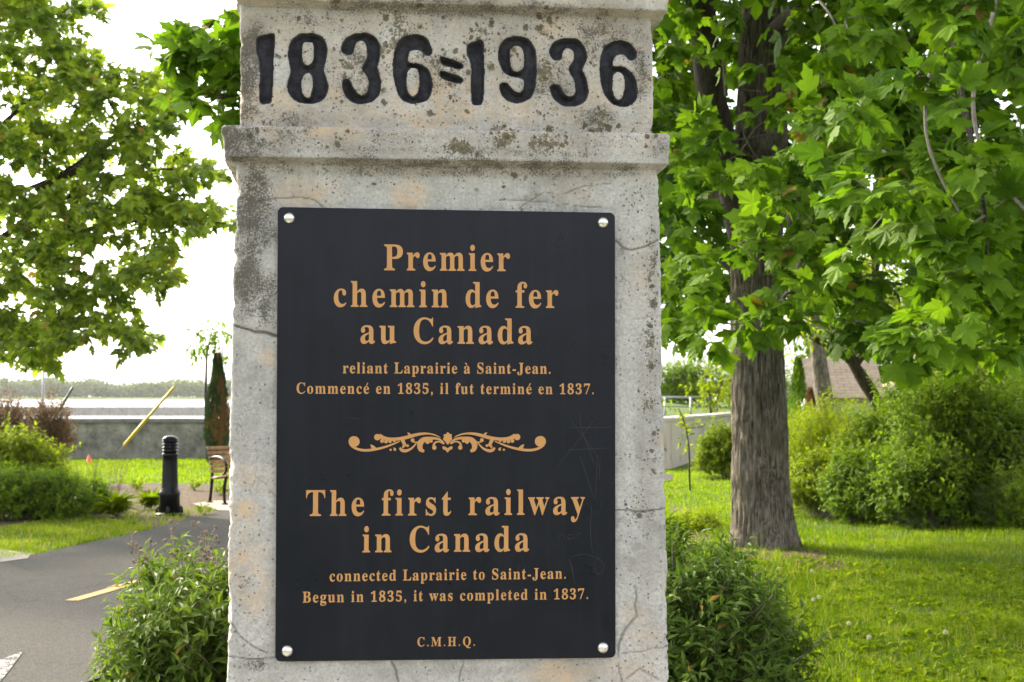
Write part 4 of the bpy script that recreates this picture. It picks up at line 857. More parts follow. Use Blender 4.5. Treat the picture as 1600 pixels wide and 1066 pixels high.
# scratched scribbles
mb = MB(); SC = lambda x, y: pl(420 + x / 2.5018, 640 + y / 2.5018)
SCR = [[(1178, 70), (1250, 72), (1345, 68)], [(1220, 10), (1215, 60), (1250, 150), (1275, 225)], [(1270, 40), (1220, 110), (1120, 230)], [(1170, 158), (1330, 150)], [(1180, 40), (1290, 190)], [(1215, 180), (1250, 280), (1272, 352)], [(1285, 180), (1276, 350)],
       [(1295, 190), (1290, 280)], [(1262, 370), (1254, 480), (1265, 560)], [(1133, 506), (1134, 490), (1150, 486), (1155, 505)], [(1192, 488), (1172, 488), (1166, 502), (1180, 508), (1192, 495), (1196, 508)], [(1206, 502), (1208, 478), (1226, 492)],
       [(1172, 580), (1185, 620), (1195, 685)], [(1180, 600), (1190, 640)], [(1180, 576), (1230, 562), (1290, 580), (1315, 610), (1300, 645), (1275, 640), (1268, 600), (1290, 576)], [(145, 260), (150, 285)], [(300, 30), (360, 38)]]
M['scratch'] = m_simple('scratched_enamel', (0.026, 0.028, 0.034), (0.014, 0.015, 0.020), 120, 0.7)
for (i0, i1) in ((0, 9), (9, 12), (12, 15), (15, 16), (16, 17)):      # star scribble, small word, loops, two nicks
    mb = MB()
    for s in SCR[i0:i1]: put(stroke(np.array([SC(*q) for q in s]), [0.0007, 0.0011, 0.0005]))
    mb.build('scratch_mark', M['scratch'], plaque, smooth=False)

# ================================================================== PLANTS
M['maple'] = m_leaf('maple_leaf', (0.026, 0.078, 0.006), (0.140, 0.245, 0.014), 0.5, (0.16, 0.12, 0.02), 0.55, 0.12)
M['maple_far'] = m_leaf('silver_maple_leaf', (0.135, 0.215, 0.036), (0.41, 0.50, 0.065), 0.54, (0.42, 0.25, 0.10), 0.4, 0.4)
M['fresh'] = m_leaf('fresh_leaf', (0.075, 0.135, 0.004), (0.22, 0.28, 0.007), 0.52, None, 0.55, 0.1)
M['shrub'] = m_leaf('shrub_leaf', (0.040, 0.098, 0.008), (0.155, 0.245, 0.014), 0.46, None, 0.55, 0.1)
M['spirea'] = m_leaf('spirea_leaf', (0.034, 0.080, 0.010), (0.130, 0.190, 0.026), 0.40, (0.22, 0.14, 0.03), 0.5, 0.15)
M['dark'] = m_leaf('conifer_scale', (0.012, 0.032, 0.010), (0.045, 0.075, 0.016), 0.15, (0.16, 0.085, 0.03))
M['brown_leaf'] = m_leaf('bronze_leaf', (0.09, 0.045, 0.025), (0.20, 0.11, 0.05), 0.35)
M['distant'] = m_leaf('distant_leaf', (0.055, 0.085, 0.030), (0.12, 0.15, 0.05), 0.3)
M['grass'] = m_leaf('grass_blade', (0.050, 0.108, 0.004), (0.185, 0.27, 0.006), 0.48, (0.30, 0.26, 0.11), 0.6, 0.1)
M['bark'] = m_bark('maple_bark', (0.050, 0.041, 0.032), (0.27, 0.232, 0.185), 2.3, 1.0, (0.13, 0.12, 0.06))
M['limb_bark'] = m_bark('limb_bark', (0.035, 0.028, 0.022), (0.085, 0.068, 0.052), 1.5, 0.5)
M['twig'] = m_simple('grey_twig', (0.12, 0.10, 0.08), (0.22, 0.19, 0.155), 30, 0.8)
M['dry'] = m_simple('dry_stalk', (0.16, 0.12, 0.08), (0.26, 0.20, 0.14), 30, 0.9)

def smooth_line(pts, k=3): return chaikin(np.array(pts, float), k, False)
def rdir(n):
    d = rng.standard_normal((n, 3)); return unit(d)
def spray(mb, C, rad, per, leaf, kind='maple', out_from=None, twl=9, flat=0.75, droop=0.35, tint=(0.15, 0.75), face_to=0.0, twig=True, tw_r=0.004, mi=0, tmi=1):
    """leafy twigs: every clump centre sends out twigs and leaves sit along them"""
    C = np.asarray(C, float); Mn = len(C); rad = np.broadcast_to(np.asarray(rad, float), (Mn,))
    per = np.broadcast_to(np.asarray(per, int), (Mn,))
    T = np.maximum(1, per // twl); ci = np.repeat(np.arange(Mn), T); n = len(ci)
    d = rdir(n); d[:, 2] *= flat
    if out_from is not None: d = unit(d + 0.45 * unit(C[ci] - np.asarray(out_from)))
    L = rad[ci] * rng.uniform(0.55, 1.15, n)
    st = C[ci] + d * (0.12 * rad[ci])[:, None]; en = C[ci] + d * L[:, None]; en[:, 2] -= droop * L * rng.uniform(0.2, 1, n)
    md = (st + en) / 2; md[:, 2] += 0.12 * L
    li = np.repeat(np.arange(n), twl); N = len(li); t = rng.uniform(0.15, 1.02, N)
    pos = ((1 - t) ** 2)[:, None] * st[li] + (2 * t * (1 - t))[:, None] * md[li] + (t ** 2)[:, None] * en[li]
    side = rdir(N); pos = pos + side * (leaf * rng.uniform(0.15, 0.65, N))[:, None]
    outd = unit(d[li] + 0.8 * side + np.array([0, 0, -0.45]))
    nr = unit(np.array([0, 0, 0.75]) + 0.55 * rdir(N) + 0.45 * d[li] * np.array([1, 1, 0]) + face_to * unit(EYE - pos))
    sz = leaf * np.clip(rng.normal(0.93, 0.30, N), 0.35, 1.6)
    base = rng.uniform(tint[0], tint[1], Mn)
    tn = np.clip(base[ci][li] + rng.normal(0, 0.13, N) + 0.15 * (t - 0.5), 0, 0.9); y = rng.random(N); tn = np.where((y < 0.022) & (t > 0.6), 0.985, tn)
    if kind == 'maple': star_leaves(mb, pos, outd, nr, sz, MAPLE_F, 0.5, tn, mi)
    elif kind == 'maple_s': star_leaves(mb, pos, outd, nr, sz, MAPLE_L, 0.45, tn, mi)
    else: blade_leaves(mb, pos, outd, nr, sz, float(kind), 0.10, 0.15, tn, mi)
    if twig:
        for k in range(n): mb.tube([st[k], md[k] + (rng.random(3) - .5) * 0.1 * L[k], en[k]], [tw_r * 1.4, tw_r, tw_r * 0.4], 3, tmi, cap=False)
def trunk_mesh(pts, rad, furrow=0.012, sides=72, rings=110, flare=0.0, seed=0, base_z=0.0):
    pts = np.asarray(pts, float); s = np.linspace(0, 1, len(pts)); S = np.linspace(0, 1, rings)
    fine = smooth_line(pts, 3); fs = np.concatenate([[0], np.cumsum(np.linalg.norm(np.diff(fine, axis=0), axis=1))]); fs /= fs[-1]
    ctr = np.stack([np.interp(S, fs, fine[:, k]) for k in range(3)], -1)
    ps = np.concatenate([[0], np.cumsum(np.linalg.norm(np.diff(pts, axis=0), axis=1))]); ps /= ps[-1]
    r = np.interp(S, ps, rad)
    a = np.linspace(0, 2 * np.pi, sides, endpoint=False); ca, sa = np.cos(a), np.sin(a)
    A, Sg = np.meshgrid(a, S); Rr = np.repeat(r[:, None], sides, 1)
    Z = ctr[:, 2][:, None] + 0 * A
    q = np.stack([np.cos(A) * 7 * Rr / r.mean() * 0.9, np.sin(A) * 7 * Rr / r.mean() * 0.9, Z * 1.1], -1).reshape(-1, 3)
    big = fbm(q * 0.25, seed, 3).reshape(A.shape)
    q2 = np.stack([np.cos(A) * 11, np.sin(A) * 11, Z * 3.2], -1).reshape(-1, 3); q2 = q2 + 0.35 * np.stack([vnoise(q2 * 0.7, seed + 4)] * 3, -1)
    rid = (1 - np.abs(vnoise(q2, seed + 1)) * 2).reshape(A.shape) + 0.5 * (1 - np.abs(vnoise(q2 * 2.1, seed + 2)) * 2).reshape(A.shape)
    fl = flare * np.exp(-np.maximum(Z - base_z, 0) / 0.16) * (0.55 + 0.45 * np.cos(5 * A + 1.1 + seed) + 0.25 * np.cos(3 * A + 2))
    rr = Rr * (1 + 0.06 * big) + furrow * rid + fl
    tg = unit(np.gradient(ctr, axis=0)); up = np.array([0, 1.0, 0]); u = unit(np.cross(tg, up)); w = np.cross(tg, u)
    v = ctr[:, None] + rr[..., None] * (ca[None, :, None] * u[:, None] + sa[None, :, None] * w[:, None])
    i = np.arange(rings - 1)[:, None] * sides; j = np.arange(sides)[None]; k = (j + 1) % sides
    return v.reshape(-1, 3), np.stack([i + j, i + k, i + sides + k, i + sides + j], -1).reshape(-1, 4)
def rel(o, root): o.location = -Vector(root.location); return o

# ---- the big maple right of the pillar
TD = 15.4
mt = empty('maple_tree', P(1188, 850, TD)); mt.location.z = 0
tag(mt, 'big maple with thick furrowed trunk standing on the lawn right of the pillar', 'tree')
mb = MB()
g0 = zg(np.array([[XD(1188, TD), TD]]))[0]
tp = [(XD(1190, TD), TD, -0.1), (XD(1190, TD), TD, 0.12), P(1188, 760, TD), P(1188, 700, TD), P(1184, 560, TD), P(1181, 430, TD), P(1188, 250, TD), P(1195, 40, TD), P(1198, -150, TD), P(1190, -420, TD)]
v, f = trunk_mesh(tp, [.315, .315, .290, .284, .266, .262, .262, .235, .19, .10], 0.020, 140, 260, 0.09, 3, g0)
for (kx, ky, s_) in ((1192, 722, .075), (1214, 742, .08), (1196, 752, .06)):   # healed branch scars
    k_ = P(kx, ky, TD - .27); dd = np.linalg.norm((v - k_) * [1, .6, 1], axis=1); w = np.exp(-(dd / s_) ** 2); out = unit((v - [XD(1188, TD), TD, 0]) * [1, 1, 0]); v = v + out * (0.028 * w - 0.02 * np.exp(-((dd - s_) / .018) ** 2))[:, None]
mb.add(v, f); rel(mb.build('trunk', M['bark'], mt), mt)
def limb(root, pts, rad, sides=10, name='limb', mat='limb_bark', wob=0.05):
    q = smooth_line(pts, 3); n = len(q); w = np.stack([vnoise(np.column_stack([q * 1.5 + 9 * k]), 7 + k) for k in range(3)], -1)
    q = q + wob * w * np.minimum(np.arange(n), 6)[:, None] / 6
    r = np.interp(np.linspace(0, 1, n), np.linspace(0, 1, len(rad)), rad); r = r * (1 + 0.08 * vnoise(np.column_stack([q * 6]), 3))
    mb = MB(); mb.tube(q, r, sides); return rel(mb.build(name, M[mat], root), root)
limb(mt, [P(1183, 400, TD), P(1160, 340, TD - .1), P(1132, 250, TD - .2), P(1112, 140, TD - .3), P(1096, 20, TD - .3), P(1080, -150, TD)], [.22, .20, .175, .16, .14, .09], 24)
limb(mt, [P(1150, 330, TD), P(1085, 290, TD + .4), P(1050, 200, TD + .8), P(1034, 100, TD + 1), P(1015, -50, TD + 1)], [.10, .10, .095, .09, .07], 14)
limb(mt, [P(1205, 320, TD), P(1270, 215, TD - .8), P(1330, 145, TD - 1.4), P(1400, 90, TD - 2), P(1520, -20, TD - 3)], [.12, .11, .105, .09, .06], 14)
limb(mt, [P(1190, 470, TD + .1), P(1100, 380, TD + 1.2), P(1040, 330, TD + 2), P(960, 300, TD + 2.5)], [.07, .055, .045, .03])
limb(mt, [P(1200, 60, TD), P(1330, -70, 12.2), P(1420, -90, 9.8), P(1490, 60, 7.8), P(1520, 260, 7.2), P(1540, 400, 7.0)], [.10, .08, .05, .022, .012, .006], 8)
limb(mt, [P(1195, 250, TD - .2), P(1225, 330, 12.5), P(1250, 400, 10.5), P(1225, 470, 9.4), P(1165, 545, 9.0)], [.06, .035, .022, .012, .006], 8)
limb(mt, [P(1195, -120, TD), P(960, -160, 13.4), P(680, -20, 11.6), P(450, 120, 10.7), P(300, 85, 10.4)], [.07, .05, .035, .018, .007], 8)
limb(mt, [P(480, 130, 10.8), P(390, 150, 10.6), P(320, 160, 10.5)], [.012, .008, .004], 6)
limb(mt, [P(1500, -30, 8.2), P(1450, 165, 7.0), P(1442, 235, 6.9), P(1470, 300, 6.9), P(1500, 345, 6.9)], [.013, .010, .008, .006, .004], 6, mat='twig')
limb(mt, [P(1560, -40, 8.0), P(1510, 190, 7.2), P(1550, 290, 7.0), P(1610, 345, 6.8)], [.014, .011, .010, .008], 6, mat='twig')
limb(mt, [P(1290, -30, 8.6), P(1262, 0, 8.4), P(1290, 25, 8.2), P(1310, 60, 8.2)], [.009, .008, .006, .003], 6, mat='twig')
for (pts, r) in [([(1222, 205), (1190, 215), (1150, 218), (1125, 208)], .014), ([(1225, 275), (1195, 262), (1170, 225), (1158, 190)], .012), ([(1210, 300), (1185, 250), (1150, 225)], .010), ([(1222, 180), (1180, 200), (1160, 240), (1130, 250)], .010), ([(1160, 140), (1190, 145), (1215, 142)], .008), ([(1150, 60), (1165, 30), (1190, -10)], .03), ([(1135, 150), (1128, 90), (1120, 40)], .025)]:
    limb(mt, [P(x, y, TD - .55 - .1 * k) for k, (x, y) in enumerate(pts)], [r, r * .8, r * .4], 6, 'dead_twig', 'twig', 0.03)
def pick(poly, n, dlo, dhi, ex=(), seed=0, thr=-0.22, sc=70):
    o = []
    while len(o) < n:
        q = scatter(poly, n * 2)
        k = fbm(np.column_stack([q / sc, np.full(len(q), seed * 3.3)]), seed, 2) > thr
        for e in ex: k &= np.hypot((q[:, 0] - e[0]) / e[2], (q[:, 1] - e[1]) / e[3]) > 1
        for c in q[k]: o.append(P(c[0], c[1], rng.uniform(dlo, dhi)))
    return np.array(o[:n])
ctr = np.array([XD(1190, TD), TD, 6.0])
HOLES = [(1248, 195, 26, 34), (1068, 125, 22, 34), (1150, 115, 10, 25), (1555, 130, 30, 26), (1400, 440, 26, 26), (1320, 345, 22, 26), (1540, 215, 24, 20), (1245, 40, 20, 22), (1400, 305, 20, 18), (1085, 545, 48, 60), (1190, 620, 46, 110)]
mb = MB()
spray(mb, pick([(1020, -160), (1640, -160), (1640, 560), (1560, 560), (1480, 470), (1400, 480), (1300, 470), (1240, 420), (1140, 420), (1110, 500), (1020, 510)], 210, 15.6, 18.5, HOLES, 1, -0.4), .5, 63, .135, 'maple_s', ctr, tint=(0.4, 0.9))  # far layer: leaf tint raised, backlight painted into the colour
spray(mb, pick([(1020, -140), (1640, -140), (1640, 500), (1500, 540), (1420, 500), (1330, 520), (1235, 400), (1130, 350), (1110, 400), (1060, 470), (1020, 420)], 84, 11.0, 14.2, HOLES + [(1185, 230, 66, 250), (1115, 120, 40, 150)], 2, -0.15), .42, 63, .125, 'maple', ctr, tint=(0.1, 0.6))
spray(mb, pick([(1235, 190), (1290, 150), (1380, 60), (1440, -60), (1640, -80), (1640, 480), (1580, 510), (1500, 470), (1440, 440), (1400, 390), (1300, 400), (1250, 420), (1280, 400), (1330, 300), (1250, 250)], 52, 6.8, 9.4, HOLES, 4, -0.15), .27, 36, .112, 'maple', ctr, tint=(0.35, 0.9), face_to=0.35, tw_r=.003)  # near layer: tint brightened, sun and sky light painted in
NEARC = [(1075, 30, 10), (1110, 90, 10.4), (1060, 80, 9.8), (1195, 110, 10), (1160, 30, 10), (1090, 200, 10.2), (1070, 250, 10.2), (1110, 265, 10), (1230, 250, 9.6), (1060, 320, 9.6), (1090, 350, 10), (1130, 330, 10), (1190, 300, 9.4), (1215, 350, 9.2), (1170, 395, 9.2), (1200, 385, 9), (1150, 425, 9),
         (1235, 430, 9), (1265, 400, 9), (1250, 470, 9), (1215, 510, 8.8), (1235, 545, 8.8), (1190, 530, 8.8), (1165, 545, 8.8), (1275, 485, 8.6), (1110, 480, 9.6), (1120, 520, 9.4), (1145, 555, 9.2), (1085, 440, 10), (1060, 400, 10.4), (1115, 575, 9.3), (1290, 90, 8.4), (1320, 40, 8.2), (1370, 60, 8), (1265, 220, 8), (1300, 195, 7.8), (1350, 170, 7.6), (1380, 185, 7.6), (1270, 260, 8), (1205, 180, 11), (1180, 330, 10), (1045, 540, 11), (1035, 560, 11.3), (1050, 490, 11),
         (1330, 180, 7.0), (1430, 130, 6.9), (1470, 90, 6.8), (1500, 170, 6.8), (1520, 300, 6.8), (1480, 420, 6.9), (1420, 400, 7), (1400, 560, 7.4), (1450, 560, 7.2), (1550, 590, 7.6), (1440, 480, 7.2), (1535, 590, 7.5), (1420, 590, 8.2), (1480, 540, 7.6), (1560, 520, 7.2)]
NEARC = [(x, y - (42 if y > 250 else 10), d) for x, y, d in NEARC]
spray(mb, [P(*c) for c in NEARC], [.012 * c[2] + .05 for c in NEARC], 21, .112, 'maple', None, 7, tint=(0.4, 0.95), face_to=0.55, tw_r=.003)  # nearest sprays carry the same painted-in brightness in their tint
LEFTC = [(300, 40), (345, 30), (365, 15), (335, 62), (290, 75), (320, 85), (350, 80), (265, 78), (270, 100), (365, 100), (340, 105), (305, 95), (365, 140), (345, 140), (320, 160), (305, 165), (355, 170), (340, 185), (385, 50), (400, 120), (420, 60), (385, 170), (420, 170), (470, 100)]
spray(mb, [P(x, y, 10.3 + 0.4 * rng.random()) for x, y in LEFTC], .17, 14, .15, 'maple', None, 7, tint=(0.55, 0.9), face_to=0.3, tw_r=.003)
spray(mb, pick([(700, -900), (1900, -900), (2000, 300), (1700, 560), (1650, 300), (1650, -150), (1000, -170), (700, -150)], 330, 8.5, 18, (), 5, -0.4), .6, 45, .19, 'maple_s', ctr, 9, twig=False)  # unseen crown outside the frame, thickened to shade upper trunk and lawn
spray(mb, pick([(480, -420), (1010, -420), (1010, 400), (800, 360), (600, 230), (480, 100)], 170, 13.5, 20, (), 6, -0.3), .5, 36, .14, 'maple_s', ctr, 9, twig=False)  # unseen leaves behind the pillar, added to keep sun off the trunk
spray(mb, pick([(900, -460), (1500, -460), (1500, -28), (900, -28)], 200, 9.5, 15.2, (), 7, -0.5), .5, 45, .15, 'maple_s', ctr, 9, twig=False)  # extra unseen leaves overhead, added to darken the upper trunk
rel(mb.build('crown', [M['maple'], M['twig']], mt, smooth=False), mt)

# ---- the maple at the left edge
LD = 20.0
lt = empty('maple_tree', (XD(-230, LD), LD, 0))
tag(lt, 'leafy green maple reaching into the picture from the left edge', 'tree')
mb = MB(); v, f = trunk_mesh([(XD(-230, LD), LD, -.1), (XD(-230, LD), LD, .3), P(-235, 500, LD), P(-225, 300, LD), P(-240, 0, LD), P(-230, -300, LD)], [.36, .33, .29, .25, .18, .06], .012, 48, 80, .08, 9)
mb.add(v, f); rel(mb.build('trunk', M['bark'], lt), lt)
for pts in [[(-230, 420), (-100, 330), (60, 300), (190, 200), (255, 160)], [(-230, 470), (-80, 420), (80, 380), (220, 340), (350, 345)], [(-230, 520), (-100, 500), (40, 500), (140, 515), (235, 525)], [(-230, 520), (-90, 540), (10, 500), (60, 540)], [(-230, 300), (-120, 180), (0, 90), (60, 30), (140, 10)], [(60, 300), (140, 250), (180, 215), (250, 185)], [(-80, 420), (60, 330), (200, 260), (330, 270)], [(-100, 330), (0, 200), (80, 120), (150, 130)]]:
    limb(lt, [P(x, y, LD + (k % 3 - 1) * .25) for k, (x, y) in enumerate(pts)], [.08, .05, .028, .016, .007], 8)
LEFT = [(-90, -80), (60, -60), (150, -10), (150, 25), (100, 25), (95, 60), (125, 65), (165, 112), (215, 126), (248, 108), (252, 135), (272, 150), (270, 188), (235, 225), (300, 248), (338, 272), (290, 288), (268, 300), (330, 318), (362, 338), (310, 352), (268, 368), (268, 438), (225, 452), (188, 470), (205, 505), (255, 520), (235, 540), (190, 530), (145, 515), (120, 535), (92, 560), (55, 562), (0, 545), (-90, 560)]
LH = [(20, 190, 22, 16), (120, 50, 26, 26), (45, 490, 22, 14), (120, 430, 30, 20), (185, 400, 16, 22), (160, 205, 18, 12), (160, 245, 28, 8), (60, 225, 26, 9), (130, 480, 26, 14), (30, 445, 30, 10), (240, 255, 20, 10), (20, 140, 20, 14), (190, 165, 12, 14), (100, 330, 16, 10), (250, 250, 18, 8)]
mb = MB()
c3 = np.array([XD(-230, LD), LD, 4.5])
spray(mb, pick(LEFT, 680, 18.6, 21.2, [(a_, b_, c_ * .8, d_ * .8) for a_, b_, c_, d_ in LH], 11, -0.42, 45), .22, 50, .096, 'maple_s', c3, 9, flat=.5, droop=.3, tint=(0.1, 0.75))
EDGE = [(245, 118), (262, 148), (268, 175), (235, 130), (300, 262), (330, 272), (345, 270), (265, 270), (350, 343), (335, 335), (318, 345), (300, 330), (262, 395), (255, 430), (235, 440), (245, 522), (225, 530), (200, 545), (205, 515), (180, 500), (170, 470), (60, 556), (85, 560), (40, 552), (15, 545), (135, 10), (145, 25), (110, 12), (80, 20), (110, 45), (190, 490), (205, 440), (230, 365), (280, 290), (365, 348)]
spray(mb, [P(x, y, rng.uniform(18.8, 21)) for x, y in EDGE], .20, 27, .115, 'maple_s', c3, 9, flat=.5, tint=(0.1, 0.7))
spray(mb, pick([(-650, -500), (0, -500), (60, -90), (-90, -80), (-90, 540), (-300, 560), (-600, 400)], 130, 16, 24, (), 12, -.4), .55, 36, .15, 'maple_s', c3, 9, twig=False)
rel(mb.build('crown', [M['maple_far'], M['twig']], lt, smooth=False), lt)

# ---- generic shrub: sprigs over a lumpy mound
def shrub(name, label, cat, c, R3, n, leaf, width, mat, group=None, tint=(0.1, 0.8), up=0.5, sprig=8, stems=6, lump=0.28, shell=0.45, stick=0.0, mats2='twig', spl=0.13, zmin=0.02, boxy=1.0):
    c = np.asarray(c, float); R3 = np.asarray(R3, float)
    root = empty(name, (c[0], c[1], 0)); tag(root, label, cat, group)
    sd = int(abs(c[0] * 37 + c[1] * 91)) % 1000
    k = max(1, n // sprig); d = rdir(k * 2); d = d[d[:, 2] > -0.55][:k]; k = len(d); d = np.sign(d) * np.abs(d) ** boxy
    lm = 1 + lump * fbm(d * 2.6 + sd, sd, 3) * 1.6
    rr = lm * (1 - shell * rng.random(k) ** 1.6)
    tip_ = c + R3 * d * rr[:, None]; L = spl * rng.uniform(0.6, 1.4, k) + stick * (rng.random(k) < 0.3) * rng.random(k)
    dd = unit(d * np.array([1, 1, 0.6]) + np.array([0, 0, up]) + 0.45 * rdir(k)); st = tip_ - dd * L[:, None] * 0.6
    li = np.repeat(np.arange(k), sprig); N = len(li); t = rng.uniform(0.0, 1.0, N)
    pos = st[li] + dd[li] * (L[li] * t)[:, None]; s = rdir(N)
    s = unit(s - dd[li] * np.sum(s * dd[li], -1, keepdims=True))
    tp = unit(s + dd[li] * rng.uniform(0.3, 1.1, (N, 1)) + np.array([0, 0, -0.15])); nr = unit(dd[li] + 0.4 * rdir(N) + np.array([0, 0, 0.5]))
    sz = leaf * np.clip(rng.normal(1, .22, N), .5, 1.5) * (1 - 0.35 * t)
    patch = 0.5 + 0.8 * fbm(pos * 2.2 / max(R3.mean(), .3), sd + 2, 3)
    tn = np.clip(tint[0] + (tint[1] - tint[0]) * (0.55 * patch + 0.25 * rng.random(N) + 0.30 * t), 0, 0.9)
    tn = np.where((rng.random(N) < 0.025) & (t > 0.72), 0.985, tn)
    ok = pos[:, 2] > zmin
    mb = MB(); blade_leaves(mb, pos[ok], tp[ok], nr[ok], sz[ok], width, .10, .12, tn[ok], 0)
    for q in np.where(rng.random(k) < min(1.0, 900 / k))[0]:
        if st[q, 2] > zmin: mb.tube([st[q] - dd[q] * L[q] * .8, st[q], st[q] + dd[q] * L[q]], [.0022, .0018, .0008], 3, 1, cap=False)
    rel(mb.build('foliage', [mat, M[mats2]], root, smooth=False), root)
    if stems:
        for _ in range(stems):
            a = rng.uniform(0, 6.28); b = c + R3 * np.array([math.cos(a) * .55, math.sin(a) * .55, rng.uniform(0, .5)])
            mb = MB(); mb.tube(smooth_line([[c[0] + .12 * R3[0] * math.cos(a), c[1] + .12 * R3[1] * math.sin(a), -0.03], (c + b) / 2 * [1, 1, .8], b], 2), np.linspace(.016, .006, 9) * max(.5, min(1.5, R3[2] / .6)), 6)
            rel(mb.build('stem', M[mats2], root), root)
    return root
# ---- the two bushes at the foot of the pillar
bl = shrub('spirea_bush', 'rounded green spirea bush with dry seed stalks left of the pillar foot', 'bush', (XD(378, 4.25), 4.25, .60), (.39, .40, .50), 27000, .056, .32, M['spirea'], 'bushes at the foot of the pillar', (0.0, .85), .55, 8, 9, .17, .5, .04, boxy=.68)
for k in range(17):
    x, y0, y1 = rng.uniform(215, 345), rng.uniform(875, 905), rng.uniform(812, 868); d = 4.2 + rng.uniform(-.2, .25)
    a, b = P(x, y0 + 40, d), P(x + rng.uniform(-28, 22), y1, d + .03); m = (a + b) / 2 + [rng.uniform(-.015, .015), 0, 0]
    mb = MB(); mb.tube(smooth_line([a, m, b], 2), [.0022, .0020, .0018, .0016, .0014, .0012, .0010, .0008, .0006], 4)
    for q in range(rng.integers(3, 7)):
        t = rng.uniform(.55, 1.0); p_ = a + (b - a) * t; e = p_ + np.array([rng.uniform(-.03, .03), rng.uniform(-.02, .02), rng.uniform(.005, .035)])
        mb.tube([p_, e], [.0009, .0005], 3)
        for _ in range(4): mb.tube([e, e + (rng.random(3) - .4) * .012, e + (rng.random(3) - .4) * .016], [.0016, .0022, .0006], 4)
    rel(mb.build('seed_stalk', M['dry'], bl), bl)
br = shrub('spirea_bush', 'darker green spirea bush sloping down to the lawn right of the pillar foot', 'bush', (XD(1052, 4.6), 4.6, .58), (.44, .44, .56), 27000, .056, .32, M['spirea'], 'bushes at the foot of the pillar', (0.0, .6), .5, 8, 9, .22, .5, .05, boxy=.95)

# ---- shrubs and small trees on the right
shrub('spirea_bush', 'feathery yellow green bush just right of the big trunk', 'bush', (XD(1300, 19.8), 19.8, .62), (.80, .62, .90), 21600, 0.068, .30, M['fresh'], 'shrubs along the right lawn', (.35, 1.0), .7, 9, 5, .42, .5, .2, spl=.24)
shrub('spirea_bush', 'second feathery light bush tucked behind the first one', 'bush', (XD(1262, 21.5), 21.5, .62), (.52, .5, .78), 12000, 0.068, .30, M['fresh'], 'shrubs along the right lawn', (.2, .95), .7, 9, 4, .3, .5, .12, spl=.22)
shrub('leafy_shrub', 'large broad leaved shrub filling the right edge below the cabin', 'bush', (XD(1500, 17.8), 17.8, .82), (1.0, .75, 1.12), 28800, 0.084, .52, M['shrub'], 'shrubs along the right lawn', (0.25, 1.10), .6, 9, 8, .5, .5, .4, spl=.28)
shrub('leafy_shrub', 'tall loose shrub with upright shoots between the two bent trunks', 'bush', (XD(1405, 18.9), 18.9, .76), (.62, .5, 1.0), 14400, 0.078, .52, M['shrub'], 'shrubs along the right lawn', (0.45, 1.10), .8, 9, 6, .5, .5, .4, spl=.28)
shrub('leafy_shrub', 'shrub running out of the picture at the right edge', 'bush', (XD(1640, 18.6), 18.6, .92), (.9, .7, 1.1), 21600, 0.084, .52, M['shrub'], 'shrubs along the right lawn', (0.25, 1.05), .6, 9, 6, .5, .5, .4, spl=.28)
shrub('juniper_bush', 'low feathery juniper in the lower right corner of the shrub row', 'bush', (XD(1592, 16.4), 16.4, .33), (.52, .5, .42), 19200, 0.046, .26, M['shrub'], 'shrubs along the right lawn', (0.25, 0.90), .3, 10, 3, .3, .45, .1, spl=.16)
shrub('leafy_shrub', 'dark low shrub in front of the bent trunk', 'bush', (XD(1392, 17.6), 17.6, .40), (.50, .45, .48), 12000, 0.070, .45, M['shrub'], 'shrubs along the right lawn', (0.15, 0.60), .5, 9, 4, .32, .5, .15, spl=.2)
shrub('leafy_shrub', 'small yellow green bush in front of the pale retaining wall', 'bush', (XD(1132, 27.5), 27.5, .48), (.50, .45, .55), 8400, 0.101, .42, M['fresh'], None, (.0, .8), .6, 9, 4, .3, .5, .2, spl=.24)
shrub('sedge_tuft', 'tuft of long blades at the right side of the pillar foot', 'plant', (XD(1046, 11.5), 11.5, .28), (.12, .12, .30), 900, 0.176, .08, M['shrub'], None, (.2, .8), 1.2, 6, 0, .2, .6, .1, spl=.2)
shrub('ground_plant', 'low yellow flowering groundcover on bare soil beside the pillar', 'plant', (XD(1082, 17.5), 17.5, .05), (.28, .6, .14), 3600, 0.068, .5, M['fresh'], None, (.5, .95), .5, 6, 0, .3, .8, .1, spl=.1)

for (x, d, z, r3, lf, mt_, lab) in [(1338, 18.0, .42, (.46, .42, .50), .085, 'shrub', 'rounded mid green shrub at the foot of the feathery pale bushes'), (1450, 16.9, .45, (.60, .45, .55), .09, 'shrub', 'loose leafy shrub standing lowest and foremost in the shrub row'),
        (1548, 17.3, .62, (.60, .5, .75), .095, 'shrub', 'coarse leaved shrub above the low feathery juniper'), (1590, 21.5, 1.1, (1.0, .6, 1.05), .085, 'fresh', 'tall sunlit shrub at the right edge behind the thicket'), (1284, 18.7, .42, (.46, .42, .50), .08, 'fresh', 'sunlit leafy shrub nearest the big trunk in the shrub row'), (1625, 16.9, .5, (.6, .5, .62), .085, 'shrub', 'dark leafy shrub cut by the right picture edge'), (1470, 21.0, 1.0, (.9, .6, 1.0), .085, 'fresh', 'tall sunlit shrub directly before the cabin gable')]:
    shrub('leafy_shrub', lab, 'bush', (XD(x, d), d, z), r3, 9000, lf, .5, M[mt_], 'shrubs along the right lawn', (.15, 1.0), .7, 8, 6, .5, .55, .45, spl=.26)
shrub('spirea_bush', 'pale feathery bush filling the gap before the dark bent trunk', 'bush', (XD(1352, 19.0), 19.0, .55), (.50, .45, .78), 14000, .062, .30, M['fresh'], 'shrubs along the right lawn', (.3, 1.0), .7, 9, 5, .4, .5, .2, spl=.24)
